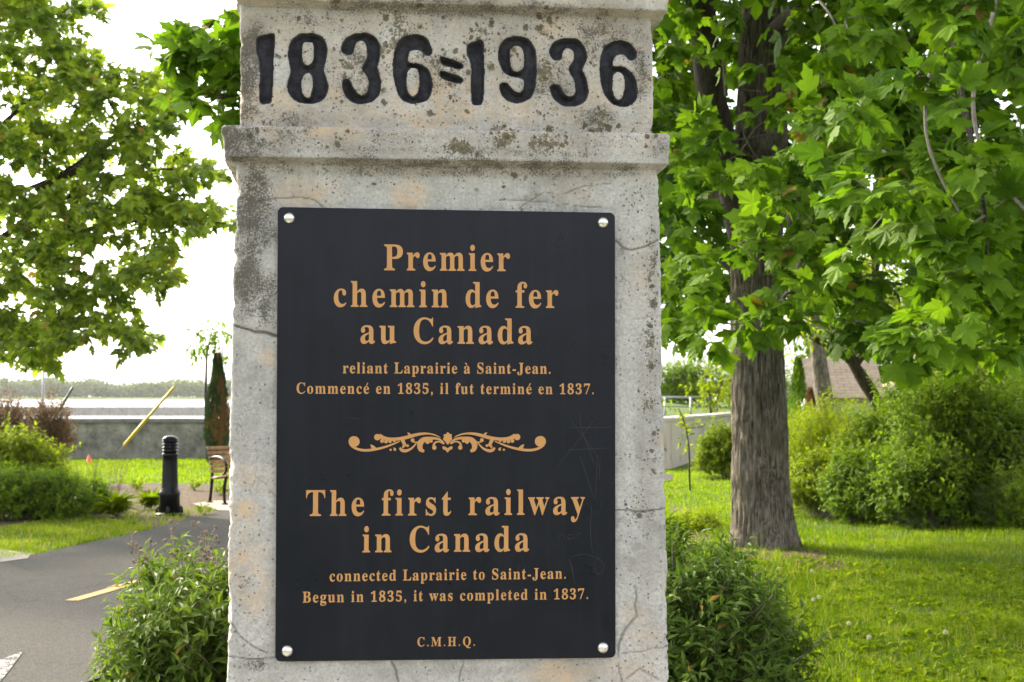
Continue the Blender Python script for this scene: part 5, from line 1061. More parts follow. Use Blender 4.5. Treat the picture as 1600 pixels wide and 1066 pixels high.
def small_tree(name, label, base, trunk, clumps, leaf, mat, per=36, kind='0.5', rad=.4, group=None, bark='limb_bark', tint=(.2, .85), twl=9, branch=None):
    """trunk = list of (polyline, radii); clumps = leaf clump centres"""
    root = empty(name, (base[0], base[1], 0)); tag(root, label, 'tree', group)
    for k, (pts, r) in enumerate(trunk): limb(root, pts, r, 12 if k == 0 else 8, 'trunk' if k == 0 else 'limb', bark, 0.03)
    mb = MB(); spray(mb, clumps, rad, per, leaf, kind, None, twl, tint=tint, tw_r=.003)
    rel(mb.build('crown', [mat, M['twig']], root, smooth=False), root); return root
# dark many-limbed tree behind the shrubs
D = 19.5; q = lambda x, y, d=D: P(x, y, d)
cl = pick([(1240, 380), (1300, 330), (1420, 330), (1480, 430), (1500, 520), (1430, 590), (1330, 600), (1260, 540)], 46, D - .8, D + 1.2, [(1380, 560, 30, 60), (1290, 560, 30, 40)], 21, -.25, 60)
small_tree('crooked_tree', 'dark crooked tree forking into bent limbs behind the shrubs', (XD(1386, D), D), [
    ([(XD(1388, D), D, -.1), q(1386, 680), q(1378, 640), q(1362, 612), q(1345, 590), q(1332, 568), q(1324, 552)], [.10, .095, .092, .09, .085, .075, .06]),
    ([q(1330, 566), q(1305, 548), q(1280, 534), q(1256, 521)], [.062, .055, .05, .035]), ([q(1328, 560), q(1312, 540), q(1302, 520), q(1296, 498)], [.05, .045, .04, .03]),
    ([q(1336, 574), q(1350, 552), q(1358, 500), q(1370, 430), q(1372, 360), q(1392, 300)], [.06, .055, .06, .055, .045, .03]),
    ([q(1378, 632), q(1394, 618), q(1406, 608), q(1410, 570), q(1412, 528), q(1420, 490)], [.055, .055, .05, .042, .03, .02]), ([q(1406, 606), q(1418, 600), q(1420, 588)], [.05, .07, .03])],
    cl, .075, M['fresh'], 45, '0.55', .45, None, tint=(.0, .7))
# brown trunk behind
D2 = 24.5
small_tree('plain_tree', 'smooth brown leaning trunk behind the big maple', (XD(1292, D2), D2), [
    ([(XD(1292, D2), D2, -.1), P(1290, 640, D2), P(1284, 600, D2), P(1278, 560, D2), P(1272, 510, D2), P(1268, 440, D2)], [.18, .16, .145, .13, .12, .10])],
    pick([(1230, 330), (1380, 330), (1420, 480), (1330, 510), (1250, 500)], 40, D2 - .5, D2 + 2, (), 23, -.2, 60), .09, M['fresh'], 36, '0.55', .6, None, 'bark', (.3, .9))
# trees beyond the cabin and on the bank
for (x, d, top, spread, lab, m_, n_) in [(1330, 38, 430, 90, 'light green tree beyond the cabin roof', 'fresh', 60), (1455, 42, 400, 110, 'yellow green tree rising behind the cabin gable', 'fresh', 70), (1600, 36, 470, 80, 'green tree behind the cabin at the right edge', 'shrub', 60), (1720, 33, 420, 110, 'tree standing beyond the right edge of the shrubs', 'shrub', 60)]:
    small_tree('background_tree', lab, (XD(x, d), d), [([(XD(x, d), d, -.1), P(x - 4, 600, d), P(x + 3, 540, d), P(x, (top + 540) / 2, d)], [.16, .14, .11, .05])],
               pick([(x - spread, 560), (x - spread * .7, top + 40), (x, top), (x + spread * .7, top + 30), (x + spread, 570), (x, 600)], n_ * 2, d - 1.2, d + 1.5, (), int(x) % 50, -.4, 45), .19, M['shrub'], 36, '0.6', .7, 'trees beyond the cabin', tint=(.2, .9))
small_tree('young_tree', 'young sunlit tree with thin trunks on the bank above the wall', (XD(1112, 41), 41), [([(XD(1110, 41), 41, .95), P(1112, 640, 41), P(1108, 610, 41)], [.04, .035, .02]), ([P(1112, 640, 41), P(1124, 620, 41), P(1126, 600, 41)], [.03, .025, .015])],
           pick([(1075, 605), (1100, 578), (1140, 580), (1150, 640), (1090, 640)], 30, 40.6, 41.6, (), 31, -.5, 40), .12, M['fresh'], 27, '0.5', .32, None, tint=(.5, .95))
small_tree('young_tree', 'thin sapling with hanging leaves beside the pillar and pale wall', (XD(1062, 24), 24), [([(XD(1078, 24), 24, -.05), P(1076, 690, 24), P(1068, 655, 24), P(1060, 640, 24)], [.018, .014, .010, .006]), ([P(1072, 670, 24), P(1095, 668, 24), P(1105, 660, 24)], [.009, .007, .004])],
           [P(x, y, 24) for x, y in [(1050, 640), (1065, 645), (1075, 660), (1090, 665), (1060, 670), (1072, 685), (1072, 700), (1100, 655)]], .085, M['fresh'], 18, '0.5', .16, None, tint=(.35, .9))
for (x, w, lab) in [(1030, 60, 'hazy green bush on the far bank hidden partly by the pillar'), (1085, 50, 'hazy green bush on the far bank right of the pillar'), (1180, 60, 'green bush on the far bank behind the big trunk')]:
    shrub('bank_bush', lab, 'bush', (XD(x, 58), 58, 2.0), (w / F * 58, 1.2, 1.15), 4500, .16, .5, M['shrub'], 'bushes on the far bank', (.3, .9), .6, 9, 3, .35, .5, .2, spl=.4, zmin=1.2)
# small conifers
def conifer(name, label, x, d, top, r, mat, tint, zbase=0.0, n=5000, leaf=.07, col=0.0, cat='conifer', tip_r=.10, group=None):
    X = XD(x, d); h = P(x, top, d)[2] - zbase; root = empty(name, (X, d, zbase)); tag(root, label, cat, group)
    mb = MB(); mb.tube([(0, 0, -.05), (0, 0, h * .9)], [.05, .012], 8); mb.build('trunk', M['limb_bark'], root)
    t = rng.random(n) ** .8; a = rng.uniform(0, 6.283, n); prof = np.where(t < .35, .75 + .25 * np.sin(t / .35 * 1.57), 1 - (1 - tip_r) * ((t - .35) / .65) ** 1.3)
    lob = 1 + .34 * vnoise(np.stack([np.cos(a) * 2.2, np.sin(a) * 2.2, t * h * 3.2], -1), 5) + .12 * vnoise(np.stack([np.cos(a) * 6, np.sin(a) * 6, t * h * 8], -1), 6)
    rr = r * prof * lob * (1 - .35 * rng.random(n) ** 2); pos = np.stack([rr * np.cos(a), rr * np.sin(a), t * h * .97 + .03], -1)
    out = np.stack([np.cos(a), np.sin(a), 0 * a], -1); tp = unit(out * .35 + np.array([0, 0, 1.0]) + .35 * rdir(n)); nr = unit(out + .5 * rdir(n))
    tn = np.clip(tint[0] + (tint[1] - tint[0]) * (.5 + .7 * fbm(pos * 3, 8, 3) + .2 * rng.standard_normal(n)), 0, .9)
    if col: tn = np.where(fbm(pos * np.array([9, 9, 2.2]) + 5, 18, 3) + .25 * (out @ np.array([.9, -.4, 0])) > col, .985, tn)
    mb = MB(); blade_leaves(mb, pos, tp, nr, leaf * rng.uniform(.6, 1.4, n), .22, .05, .05, tn); mb.build('foliage', mat, root, smooth=False); return root
conifer('columnar_juniper', 'tall narrow browning juniper beside the bench left of the pillar', 340, 33.5, 553, .27, M['dark'], (.1, .9), 0, 9000, .10, .26)
conifer('small_conifer', 'narrow dark green conifer right of the big trunk', 1247, 25.5, 558, .26, M['shrub'], (0, .6), 0, 5000, .07)
conifer('small_conifer', 'short bronze coloured conifer beside the dark green one', 1266, 24.2, 607, .20, M['brown_leaf'], (.1, .9), 0, 3500, .06)
conifer('small_conifer', 'shorter bronze conifer to the right of the other bronze one', 1284, 24.6, 630, .17, M['brown_leaf'], (.1, .9), 0, 2500, .06)

# ---- left side planting
shrub('leafy_shrub', 'bright yellow green shrub at the left edge before the red one', 'bush', (XD(25, 20.5), 20.5, .60), (.70, .6, .52), 9000, .085, .6, M['fresh'], 'plants in the left bed', (.35, .95), .5, 8, 8, .38, .6, .3, spl=.26)
shrub('barberry_bush', 'reddish brown bush behind the yellow green shrub, at the picture edge', 'bush', (XD(8, 26.5), 26.5, .95), (.55, .5, .68), 8000, .06, .5, M['brown_leaf'], 'plants in the left bed', (.1, .8), .6, 8, 5, .35, .5, .3, spl=.24)
shrub('barberry_bush', 'reddish brown bush in front of the seawall, nearer the pillar', 'bush', (XD(76, 26.0), 26.0, .90), (.45, .45, .66), 7000, .06, .5, M['brown_leaf'], 'plants in the left bed', (.1, .8), .6, 8, 5, .35, .5, .3, spl=.24)
for (x, d, z, r3, lab) in [(8, 18.6, .28, (.62, .5, .42), 'low green spreading bush at the left picture edge'), (85, 18.9, .22, (.52, .45, .38), 'low green spreading bush between its two neighbours in the left bed'), (142, 19.8, .16, (.27, .3, .26), 'low green spreading bush nearest the hosta clumps')]:
    shrub('spreading_bush', lab, 'bush', (XD(x, d), d, z), r3, 8000, .075, .46, M['shrub'], 'plants in the left bed', (.3, 1.0), .6, 9, 4, .3, .6, .18, spl=.18)
def hosta(x, y, r, n, label):
    g = G(x, y); root = empty('hosta_clump', (g[0], g[1], zg(g[None, :2])[0])); tag(root, label, 'plant', 'leafy clumps in the mulch')
    a = rng.uniform(0, 6.283, n); el = rng.uniform(.25, 1.35, n); tp = np.stack([np.cos(a) * np.cos(el), np.sin(a) * np.cos(el), np.sin(el)], -1)
    nr = np.stack([-np.cos(a) * np.sin(el), -np.sin(a) * np.sin(el), np.cos(el)], -1); pos = np.stack([.05 * np.cos(a), .05 * np.sin(a), .02 + .12 * rng.random(n)], -1)
    mb = MB(); blade_leaves(mb, pos, tp, nr, r * rng.uniform(.6, 1.15, n), .26, .12, .35, np.clip(rng.normal(.5, .2, n), 0, .9)); mb.build('leaf_rosette', M['fresh'], root, smooth=False)
    mb = MB()
    for k in range(7): b = tp[k] * r * .8; mb.tube([(0, 0, 0), b * .5 + [0, 0, .02], b], [.004, .003, .002], 4)
    mb.build('stalk', M['shrub'], root)
hosta(180, 808, .30, 130, 'round hosta clump at the corner of the grass strip')
hosta(236, 797, .26, 90, 'leafy clump directly left of the black bollard')
hosta(215, 768, .16, 50, 'small pale clump on the mulch behind the bollard')
hosta(305, 768, .14, 40, 'tiny clump on the mulch between bollard and bench')
hosta(318, 806, .13, 40, 'loose weed clump between the bollard and the bench slab')
hosta(205, 822, .10, 30, 'low weed clump at the tip of the grass strip')
hosta(345, 775, .17, 45, 'weed clump under the bench end')
# dry grass stalks over the left bed
root = empty('dry_grass_clump', (XD(135, 21), 21, 0)); tag(root, 'thin dry grass stalks rising over the left bed', 'plant'); mb = MB()
for k in range(90):
    x = rng.uniform(70, 185); b = P(x, 765 + rng.uniform(-8, 12), 21); t = b + np.array([rng.uniform(-.25, .25), rng.uniform(-.2, .2), rng.uniform(.25, .75)])
    mb.tube([b - [0, 0, .25], (b + t) / 2 + (rng.random(3) - .5) * .05, t], [.003, .0025, .001], 3, cap=False)
rel(mb.build('stalk', M['dry'], root), root)
yt = small_tree('young_tree', 'slender pale young tree rising behind the juniper', (XD(322, 35.5), 35.5), [([(XD(326, 35.5), 35.5, -.05), P(322, 640, 35.5), P(321, 590, 35.5), P(326, 540, 35.5), P(332, 508, 35.5)], [.045, .04, .03, .02, .01])],
                pick([(292, 545), (310, 515), (345, 498), (365, 540), (350, 565), (315, 562)], 60, 35.1, 36, (), 41, -.5, 40), .12, M['shrub'], 12, '0.55', .30, None, tint=(.3, .8))

# far shore: one distant wood
root = MB(); n = 80000
x = rng.uniform(-760, 900, n); y = rng.uniform(1495, 1560, n); hh = 15 + 9.0 * fbm(np.stack([x / 14, y / 40, 0 * x], -1), 3, 4) + 3.5 * vnoise(np.stack([x / 46, 0 * x, 0 * x], -1), 9)
pos = np.stack([x, y, .5 + np.maximum(hh, 3) * rng.random(n) ** .75], -1)
blade_leaves(root, pos, rdir(n) + np.array([0, 0, .4]), rdir(n), rng.uniform(2.0, 4.2, n), .8, .1, .1, np.clip(rng.normal(.5, .2, n) + .35 * vnoise(np.stack([x / 18, 0 * x, 0 * x], -1), 19), 0, .9))
tag(root.build('far_wood', M['distant'], smooth=False), 'low pale line of trees along the far river shore', 'trees', kind='stuff')

# ---- grass
def lawn_tint(p, s, lo=.1, hi=.85):
    q = np.column_stack([p * .8, 0 * p[:, 0]]); return np.clip(lo + (hi - lo) * (.5 + 1.1 * fbm(q, s, 3) + .5 * fbm(q * 6, s + 1, 2)) + rng.normal(0, .17, len(p)), 0, .88)
SOIL = [[G(*q)[:2] for q in [(1245, 853), (1300, 868), (1330, 890), (1290, 893), (1235, 885), (1150, 872), (1128, 846)]], [G(*q)[:2] for q in [(1046, 790), (1085, 796), (1108, 815), (1110, 850), (1046, 870)]]]
def keep_off(p):
    k = ~in_poly(p, PATH)
    for s_ in SOIL: k &= ~(in_poly(p, s_) & (rng.random(len(p)) < .85))
    return k
mb = MB()
def lawn(poly, dens, h, w, s=0, lo=.1, hi=.85, lean=.5, dry=.06):
    poly = np.asarray(poly)[:, :2]; ar = abs(sum(poly[k][0] * poly[(k + 1) % len(poly)][1] - poly[(k + 1) % len(poly)][0] * poly[k][1] for k in range(len(poly)))) / 2
    p = scatter(poly, int(ar * dens)); p = p[keep_off(p)]
    cl = fbm(np.column_stack([p * 3.2, 0 * p[:, 0]]), s + 5, 3); p = p[rng.random(len(p)) < np.clip(.8 + .9 * cl, .25, 1)]
    t = lawn_tint(p, s, lo, hi); t = np.where(rng.random(len(p)) < dry, .985, t)
    hv = h * np.clip(1 + .5 * fbm(np.column_stack([p * 1.7, 0 * p[:, 0]]), s + 8, 3) + rng.normal(0, .22, len(p)), .35, 1.9)
    grass(mb, p, lambda q: zg(q) - .004, hv, w * rng.uniform(.7, 1.3, len(p)), t, lean)
RX = lambda d, a=1000, b=1640: [(XD(a, d), d), (XD(b, d), d)]
lawn([RX(7.2)[0], RX(7.2)[1], RX(10.5)[1], RX(10.5)[0]], 5200, .055, .0042, 1, .0, .75, .6, .12)
lawn([RX(10.5)[0], RX(10.5)[1], RX(15)[1], RX(15)[0]], 2600, .055, .0062, 1, .05, .8, .6, .10)
lawn([RX(15)[0], (XD(1640, 15), 15), (XD(1640, 16.6), 16.6), (XD(1380, 18.5), 18.5), (XD(1260, 20.5), 20.5), RX(20.5)[0]], 1300, .055, .009, 1, .25, .85)
lawn([(XD(1000, 20.5), 20.5), (XD(1260, 20.5), 20.5), (XD(1200, 31.8), 31.8), (XD(1000, 30.3), 30.3)], 650, .05, .014, 1, .4, .9)
lawn([G(*q) for q in [(-60, 858), (0, 826), (60, 815), (130, 806), (200, 816), (248, 828), (150, 845), (60, 866), (0, 880), (-60, 884)]], 2200, .05, .008, 2, .25, .95, .6, .22)
lawn([G(*q) for q in [(-40, 745), (60, 728), (130, 720), (440, 717), (440, 756), (180, 756), (60, 772)]], 330, .06, .02, 3, .5, .95, .5, .08)
lawn([(XD(1046, 7.6), 7.6), (XD(1280, 7.6), 7.6), (XD(1300, 12), 12), (XD(1150, 17), 17), (XD(1046, 17), 17)], 260, .16, .006, 4, .2, .9, .9, .12)
lawn([G(*q) for q in [(180, 800), (350, 800), (350, 812), (250, 828), (205, 818)]], 300, .10, .007, 5, .4, .9, .9, .2)
lawn([(-.3, 6), (2.2, 6), (2.2, 27), (.9, 24), (-.1, 17)], 420, .06, .010, 6, .2, .9)
lawn([G(440, 717)[:2], (1.9, 36.6), (1.9, 29.5), (-1.0, 28.3), G(440, 756)[:2]], 280, .06, .018, 7, .4, .95)
lawn([(-8, 7), (-6.2, 7), (-5.2, 13), (-8.5, 13)], 400, .06, .010, 8, .2, .9)
tag(mb.build('lawn_grass', M['grass'], smooth=False), 'short green grass on the lawns around the pillar', 'grass', kind='stuff')
# broad weeds in the lawn
mb = MB(); p = scatter([RX(7.4)[0], RX(7.4)[1], RX(14)[1], RX(14)[0]], 1500); n = len(p); k = 4; li = np.repeat(np.arange(n), k)
q = fbm(np.column_stack([p * 1.1, 0 * p[:, 0]]), 66, 2); li = li[q[li] > -.25]; N = len(li); a = rng.uniform(0, 6.28, N); el = rng.uniform(.1, .9, N)
tp = np.stack([np.cos(a) * np.cos(el), np.sin(a) * np.cos(el), np.sin(el)], -1); nr = np.stack([-np.cos(a) * np.sin(el), -np.sin(a) * np.sin(el), np.cos(el)], -1)
blade_leaves(mb, np.column_stack([p[li], zg(p[li]) + .02]), tp, nr, rng.uniform(.05, .10, N), .45, .1, .2, np.clip(rng.normal(.35, .2, N), 0, .9))
tag(mb.build('lawn_weeds', M['fresh'], smooth=False), 'broad weed leaves scattered through the grass', 'weeds', kind='stuff')
# dandelions
M['fluff'] = m_leaf('seed_fluff', (.46, .44, .41), (.58, .56, .53), .3); M['petal'] = m_simple('dandelion_petal', (.75, .50, .02), (.80, .58, .04), 50)
def dandelion(px, py, d, yellow=False):
    h = P(px, py, d); gz = zg(np.array([[h[0], h[1]]]))[0]
    root = empty('dandelion', (h[0], h[1], gz)); hz = max(.03, h[2] - gz)
    tag(root, 'yellow dandelion flower in the lawn near the trunk base' if yellow else 'white dandelion seed head standing in the lawn', 'flower', None if yellow else 'dandelion seed heads in the lawn')
    mb = MB(); b = rng.uniform(-.02, .02, 2); mb.tube([(b[0], b[1], 0), (b[0] * .4, b[1] * .4, hz * .5), (0, 0, hz)], [.0022, .002, .0018], 5); mb.build('stalk', M['grass'], root)
    n = 70; dd = rdir(n); mb = MB()
    if yellow: dd[:, 2] = abs(dd[:, 2]) * .5; dd = unit(dd); blade_leaves(mb, np.repeat([[0, 0, hz]], n, 0), dd, np.repeat([[0, 0, 1.]], n, 0) + .2 * rdir(n), .020 * rng.uniform(.6, 1, n), .35, .05, .1, np.full(n, .5)); mb.build('flower_head', M['petal'], root, smooth=False)
    else:
        n = 220; dd = rdir(n); blade_leaves(mb, hz * np.array([[0, 0, 1.]]) + dd * .007, dd, rdir(n), .0095 * rng.uniform(.7, 1.1, n), .45, .05, .0, np.full(n, .5)); mb.build('seed_head', M['fluff'], root, smooth=False)
for c in [(1271, 937, 10.2), (1280, 933, 10.3), (1326, 974, 9.2), (1358, 996, 8.7), (1216, 889, 12.2), (1194, 905, 11.5), (1269, 892, 12.0), (1477, 988, 8.8), (1180, 860, 14)]: dandelion(*c)
dandelion(118, 778, 17.6); dandelion(1306, 890, 12.0, True)

# ================================================================== STREET FURNITURE AND BUILDINGS
M['iron'] = m_simple('black_painted_iron', (0.004, 0.004, 0.005), (0.009, 0.009, 0.010), 8, 0.34, 0, 0.25, 0.05)
M['wood'] = m_bark('bench_wood', (0.30, 0.17, 0.09), (0.46, 0.29, 0.17), 0.6, 0.15)
M['yellow_plastic'] = m_simple('yellow_plastic', (0.62, 0.40, 0.03), (0.70, 0.47, 0.05), 12, 0.45)
M['green_plastic'] = m_simple('dark_green_plastic', (0.02, 0.06, 0.035), (0.035, 0.09, 0.05), 12, 0.45)
M['galv'] = m_simple('galvanised_steel', (0.34, 0.35, 0.36), (0.48, 0.49, 0.50), 14, 0.45, 0.6)
M['orange'] = m_simple('orange_plastic', (0.75, 0.13, 0.05), (0.82, 0.18, 0.07), 20, 0.5)
# bollard
g = G(265, 806); bo = empty('bollard', (g[0], g[1], zg(g[None, :2])[0] + 0.004)); u = 1.6 / (806 - 620) ; s = g[1] / F
tag(bo, 'black cast iron bollard with a ribbed domed head at the path edge', 'bollard')
H = lambda py: (806 - py) * s
mb = MB(); mb.lathe([(.0, 0), (.185, 0), (.185, .022), (.17, .034), (.14, .045)], 40); mb.build('base_plate', M['iron'], bo)
mb = MB(); mb.lathe([(.135, .03), (.135, H(776)), (.140, H(774)), (.140, H(771)), (.128, H(768)), (.112, H(765)), (.110, H(762)), (.107, H(758)), (.098, H(722)), (.096, H(716)), (.104, H(714)), (.106, H(712)), (.104, H(710)), (.092, H(709))], 80, flute=20, fl_amp=.006, fl_rng=(H(760), H(718))); mb.build('column', M['iron'], bo)
mb = MB(); pr = [(.088, H(709))]
for k in range(4):
    y = 709 - k * 5; pr += [(.088, H(y - 1.6)), (.107, H(y - 2.0)), (.107, H(y - 3.6)), (.092, H(y - 4.6))]
pr += [(.088, H(689.5)), (.106, H(689)), (.106, H(688)), (.100, H(686.5)), (.085, H(684.5)), (.06, H(683)), (.03, H(682.2)), (.001, H(682))]
mb.lathe(pr, 48); mb.build('head', M['iron'], bo)
mb = MB(); mb.lathe([(.0, 0), (.032, 0), (.034, .03), (.026, .075), (.014, .095), (.0005, .10)], 14)
b0 = mb.build('anchor_lug', M['iron'], bo)
for k in range(4):
    b = b0 if k == 0 else b0.copy()
    if k: COL.objects.link(b); b.parent = bo
    a = R(-85 + 90 * k); b.location = (.150 * math.cos(a), .150 * math.sin(a), .03)
# bench
g = G(344, 790); be = empty('park_bench', (g[0], g[1], zg(g[None, :2])[0] + .02), R(38)); tag(be, 'park bench with tan slats and black curved iron ends, half hidden by the pillar', 'bench')
def bench_end(x):
    mb = MB(); w = .024
    rear = smooth_line([(x, .34, 0), (x, .30, .18), (x, .26, .36), (x, .27, .48), (x, .33, .64), (x, .42, .82)], 2)
    mb.tube(rear, w, 8); mb.tube(smooth_line([(x, -.16, 0), (x, -.12, .14), (x, -.14, .30), (x, -.20, .42)], 2), w, 8)
    mb.tube(smooth_line([(x, -.20, .42), (x, .0, .385), (x, .26, .37)], 2), w * .9, 8)
    mb.tube(smooth_line([(x, .34, .655), (x, .15, .69), (x, -.08, .67), (x, -.20, .58), (x, -.18, .47), (x, -.08, .43)], 2), w * .85, 8)
    mb.box((x - .035, .30, -.005), (x + .035, .39, .02), bev=.006); mb.box((x - .035, -.20, -.005), (x + .035, -.11, .02), bev=.006)
    return mb.build('end_frame', M['iron'], be)
bench_end(0.0); bench_end(1.75)
for k in range(6):
    t = k / 5; y, z = .285 + .115 * t + .0, .47 + .335 * t; mb = MB(); ct, st_ = math.cos(R(-19)), math.sin(R(-19))
    mb.box((-.03, -.012, -.026), (1.78, .012, .026), bev=.006, rot=[[1, 0, 0], [0, ct, -st_], [0, st_, ct]], off=(0, y - .035, z)); mb.build('back_slat', M['wood'], be, smooth=False)
for k in range(6):
    mb = MB(); y = -.19 + k * .078; mb.box((-.03, y - .031, .405 - .01 * k), (1.78, y + .031, .430 - .01 * k), bev=.006); mb.build('seat_slat', M['wood'], be, smooth=False)
# guy wires with coloured guards
def guy(a, b, ga, gb, mat, label, r):
    root = empty('guy_wire', a); tag(root, label, 'guy wire'); a = np.array(a); mb = MB(); mb.tube([a, ga + (gb - ga) * .05], [.010, .010], 5); rel(mb.build('wire', M['galv'], root), root)
    mb = MB(); d = gb - ga; mb.tube([ga, ga + d * .02, ga + d * .48, ga + d * .5, ga + d * .75, ga + d * .985, gb], [r * .8, r, r * .95, r * .78, r * .75, r * .72, r * .35], 10); rel(mb.build('guard', mat, root), root)
guy(G(176, 718, .0), None, P(194, 696, 35.0), P(272, 605, 32.0), M['yellow_plastic'], 'slanting yellow guy wire guard in front of the grey seawall', .042)
guy(np.array([XD(78, 36), 36, .0]), None, P(92, 642, 36), P(114, 605, 36), M['green_plastic'], 'short slanting dark green guard above the red bushes', .045)
g = G(139, 724); co = empty('traffic_cone', (g[0], g[1], zg(g[None, :2])[0])); tag(co, 'small orange cone at the foot of the seawall', 'cone')
mb = MB(); mb.box((-.10, -.10, 0), (.10, .10, .018), bev=.006); mb.build('base', M['orange'], co); mb = MB(); mb.lathe([(.075, .018), (.07, .03), (.02, .19), (.016, .195), (.001, .196)], 20); mb.build('body', M['orange'], co)
# lamp post on the breakwater
lp = empty('lamp_post', (XD(66, 206), 206.6, .12)); tag(lp, 'thin pale post standing on the breakwater', 'post'); mb = MB(); mb.tube([(0, 0, 0), (0, 0, 4), (0, 0, 7.6)], [.22, .20, .12], 10); mb.build('pole', M['galv'], lp)
mb = MB(); mb.box((-.35, -.3, 0), (.35, .3, .25), bev=.04); mb.build('foot', M['slab'], lp)
fp = empty('flag_pole', (XD(347, 60), 60, -1.6)); tag(fp, 'white pole rising behind the juniper tip', 'post'); mb = MB(); mb.tube([(0, 0, 0), (0, 0, 4), (0, 0, P(347, 505, 60)[2] + 1.6)], [.07, .06, .03], 10); mb.build('pole', M['galv'], fp)
mb = MB(); mb.lathe([(.001, 0), (.05, .02), (.06, .06), (.03, .1), (.001, .11)], 12, off=(0, 0, P(347, 505, 60)[2] + 1.58)); mb.build('finial', M['galv'], fp)
# guard rail on the bank
gr = empty('guard_rail', (XD(1038, 41), 41, 1.2)); tag(gr, 'pale metal guard rail on the grassy bank right of the pillar', 'railing')
zb = z_all(np.array([[XD(1042, 41), 41.0], [XD(1080, 41), 41.0]]))
zt = P(1040, 621, 41)[2] - 1.2
mb = MB(); mb.tube([(-2.4, 0, zt), (1.6, 0.2, zt)], .035, 10); mb.build('rail', M['galv'], gr); mb = MB(); mb.tube([(-2.4, 0, zt - .26), (1.6, 0.2, zt - .26)], .03, 10); mb.build('rail', M['galv'], gr)
for k in range(6):
    x = -2.2 + k * .74; mb = MB(); mb.tube([(x, .05, -.35), (x, .05, zt)], .032, 8); mb.build('post', M['galv'], gr)

# cabin
M['boards'] = m_bark('grey_weathered_boards', (0.13, 0.115, 0.10), (0.235, 0.21, 0.185), 0.5, 0.3)
M['white_boards'] = m_simple('white_painted_boards', (0.60, 0.59, 0.56), (0.70, 0.69, 0.66), 9, 0.7)
def m_shingle():
    nt = NT('brown_shingles'); v = nt.coord((1, 1, 1))
    b = nt.n('TexBrick'); nt.l(v, b.inputs['Vector']); b.inputs['Scale'].default_value = 1; b.inputs['Brick Width'].default_value = .22; b.inputs['Row Height'].default_value = .10; b.inputs['Mortar Size'].default_value = .008
    b.inputs['Color1'].default_value = (.20, .165, .125, 1); b.inputs['Color2'].default_value = (.15, .12, .09, 1); b.inputs['Mortar'].default_value = (.08, .06, .045, 1)
    col = nt.mix(nt.rng(nt.noise(v, 3, 5), .35, .7, 0, .5), b.outputs[0], (.22, .19, .15)); P_(nt, col, .9, 0, .2); nt.bump(b.outputs['Fac'], -.5, .02); return nt.m
M['shingle'] = m_shingle(); M['trim'] = m_simple('dark_roof_trim', (.03, .026, .022), (.05, .045, .04), 10, .8)
CD = 27.0; ca = empty('wooden_cabin', (XD(1507, CD), CD, 0), R(-6)); tag(ca, 'small grey board cabin with brown shingle roof behind the shrubs', 'cabin')
RZ = P(1507, 524, CD)[2]; HW, EZ, DP = 1.45, RZ - 1.36, 3.6
mb = MB()
n = 14; w = 2 * HW / n; rr_ = random.Random(3)
for k in range(n):      # vertical boards of the gable, each cut to the roof slope
    x0, x1 = -HW + k * w + .006, -HW + (k + 1) * w - .006; y = rr_.uniform(-.006, .006)
    t0, t1 = EZ + (RZ - EZ) * (1 - abs(x0) / HW), EZ + (RZ - EZ) * (1 - abs(x1) / HW)
    v = [[x0, y, -.1], [x1, y, -.1], [x1, y, t1 - .03], [x0, y, t0 - .03], [x0, .05, -.1], [x1, .05, -.1], [x1, .05, t1 - .03], [x0, .05, t0 - .03]]
    mb.add(v, [[0, 1, 2, 3], [5, 4, 7, 6], [0, 3, 7, 4], [1, 5, 6, 2], [3, 2, 6, 7], [0, 4, 5, 1]])
mb.build('gable_wall', M['boards'], ca, smooth=False)
mb = MB(); mb.box((-HW, .06, -.1), (-HW + .08, DP, EZ - .06)); mb.box((HW - .08, .06, -.1), (HW, DP, EZ - .06)); mb.box((-HW + .09, DP - .08, -.1), (HW - .09, DP, EZ - .06)); mb.build('side_wall', M['boards'], ca, smooth=False)
sl = math.atan2(RZ - EZ, HW); Ls = math.hypot(RZ - EZ, HW) + .28
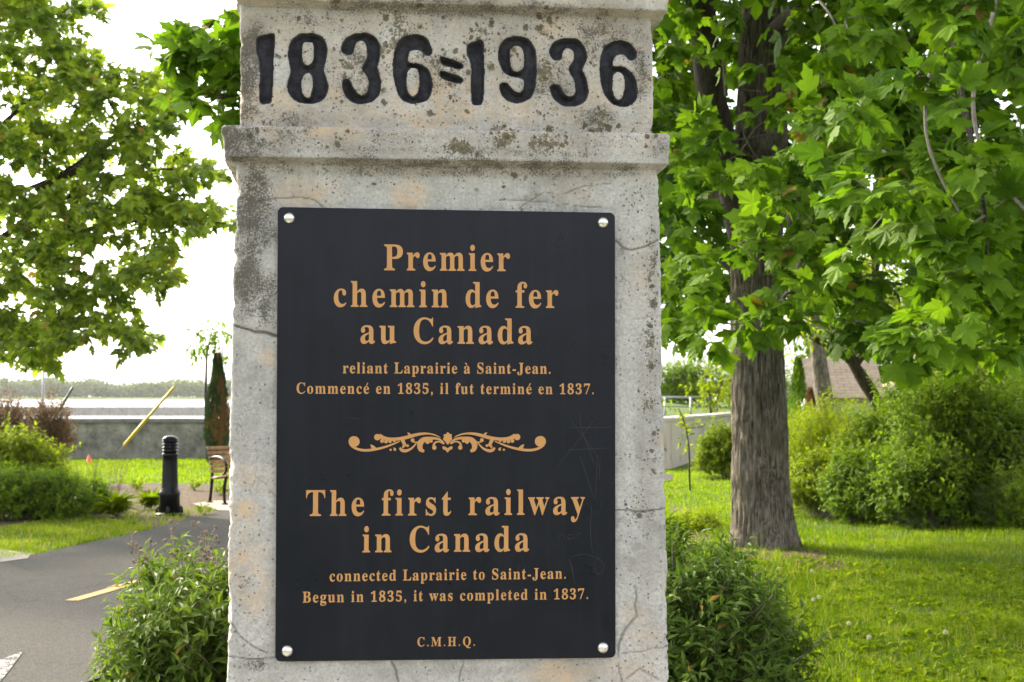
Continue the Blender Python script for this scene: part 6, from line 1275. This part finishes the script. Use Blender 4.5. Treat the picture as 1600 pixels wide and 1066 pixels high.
for sgn in (-1, 1):
    mb = MB(); mb.box((0, -.25, 0), (Ls, DP + .25, .06)); v = mb.v[0]; c_, s_ = math.cos(sl), math.sin(sl)
    mb.v[0] = np.stack([sgn * (v[:, 0] * c_ + v[:, 2] * s_), v[:, 1], RZ - v[:, 0] * s_ + v[:, 2] * c_], -1); mb.build('roof', M['shingle'], ca, smooth=False)
    mb = MB(); mb.box((0.02, -.30, -.10), (Ls + .02, -.255, .075)); v = mb.v[0]
    mb.v[0] = np.stack([sgn * (v[:, 0] * c_ + v[:, 2] * s_), v[:, 1], RZ - v[:, 0] * s_ + v[:, 2] * c_], -1); mb.build('barge_board', M['trim'], ca, smooth=False)
# lower wing on the left: shingle slope towards us over a white wall
x0, x1 = XD(1262, CD) - XD(1507, CD), -HW - .02; zt, ze = P(1340, 560, CD)[2], P(1340, 623, CD)[2]
mb = MB(); mb.box((x0 + .15, .25, -.1), (x1, .33, ze + .02)); mb.box((x0 + .15, .34, -.1), (x0 + .23, 2.6, ze)); mb.build('wing_wall', M['white_boards'], ca, smooth=False)
mb = MB(); L = math.hypot(zt - ze, 1.3); a_ = math.atan2(zt - ze, 1.3)
mb.box((x0, -.05, 0), (x1, L, .05), rot=[[1, 0, 0], [0, math.cos(a_), -math.sin(a_)], [0, math.sin(a_), math.cos(a_)]], off=(0, .02, ze)); wr_ = mb.build('wing_roof', M['shingle'], ca, smooth=False)
mb = MB(); mb.box((x0, -.05, 0), (x1, L, .05), rot=[[1, 0, 0], [0, -math.cos(a_), math.sin(a_)], [0, math.sin(a_), math.cos(a_)]], off=(0, 2.62, ze)); mb.build('wing_roof', M['shingle'], ca, smooth=False)

# air over the river: far things pale
hz = bpy.data.materials.new('river_haze'); hz.use_nodes = True; t_ = hz.node_tree
for n_ in list(t_.nodes):
    if n_.type == 'BSDF_PRINCIPLED': t_.nodes.remove(n_)
pv = t_.nodes.new('ShaderNodeVolumePrincipled'); pv.inputs['Color'].default_value = (.92, .94, .96, 1); pv.inputs['Density'].default_value = .00006; pv.inputs['Anisotropy'].default_value = .2
t_.links.new(pv.outputs[0], t_.nodes['Material Output'].inputs['Volume'])
mb = MB(); mb.box((-1650, -80, -3.2), (1650, 3600, 60)); tag(mb.build('haze', hz, smooth=False), 'thin pale summer haze over the river', 'haze', kind='stuff')
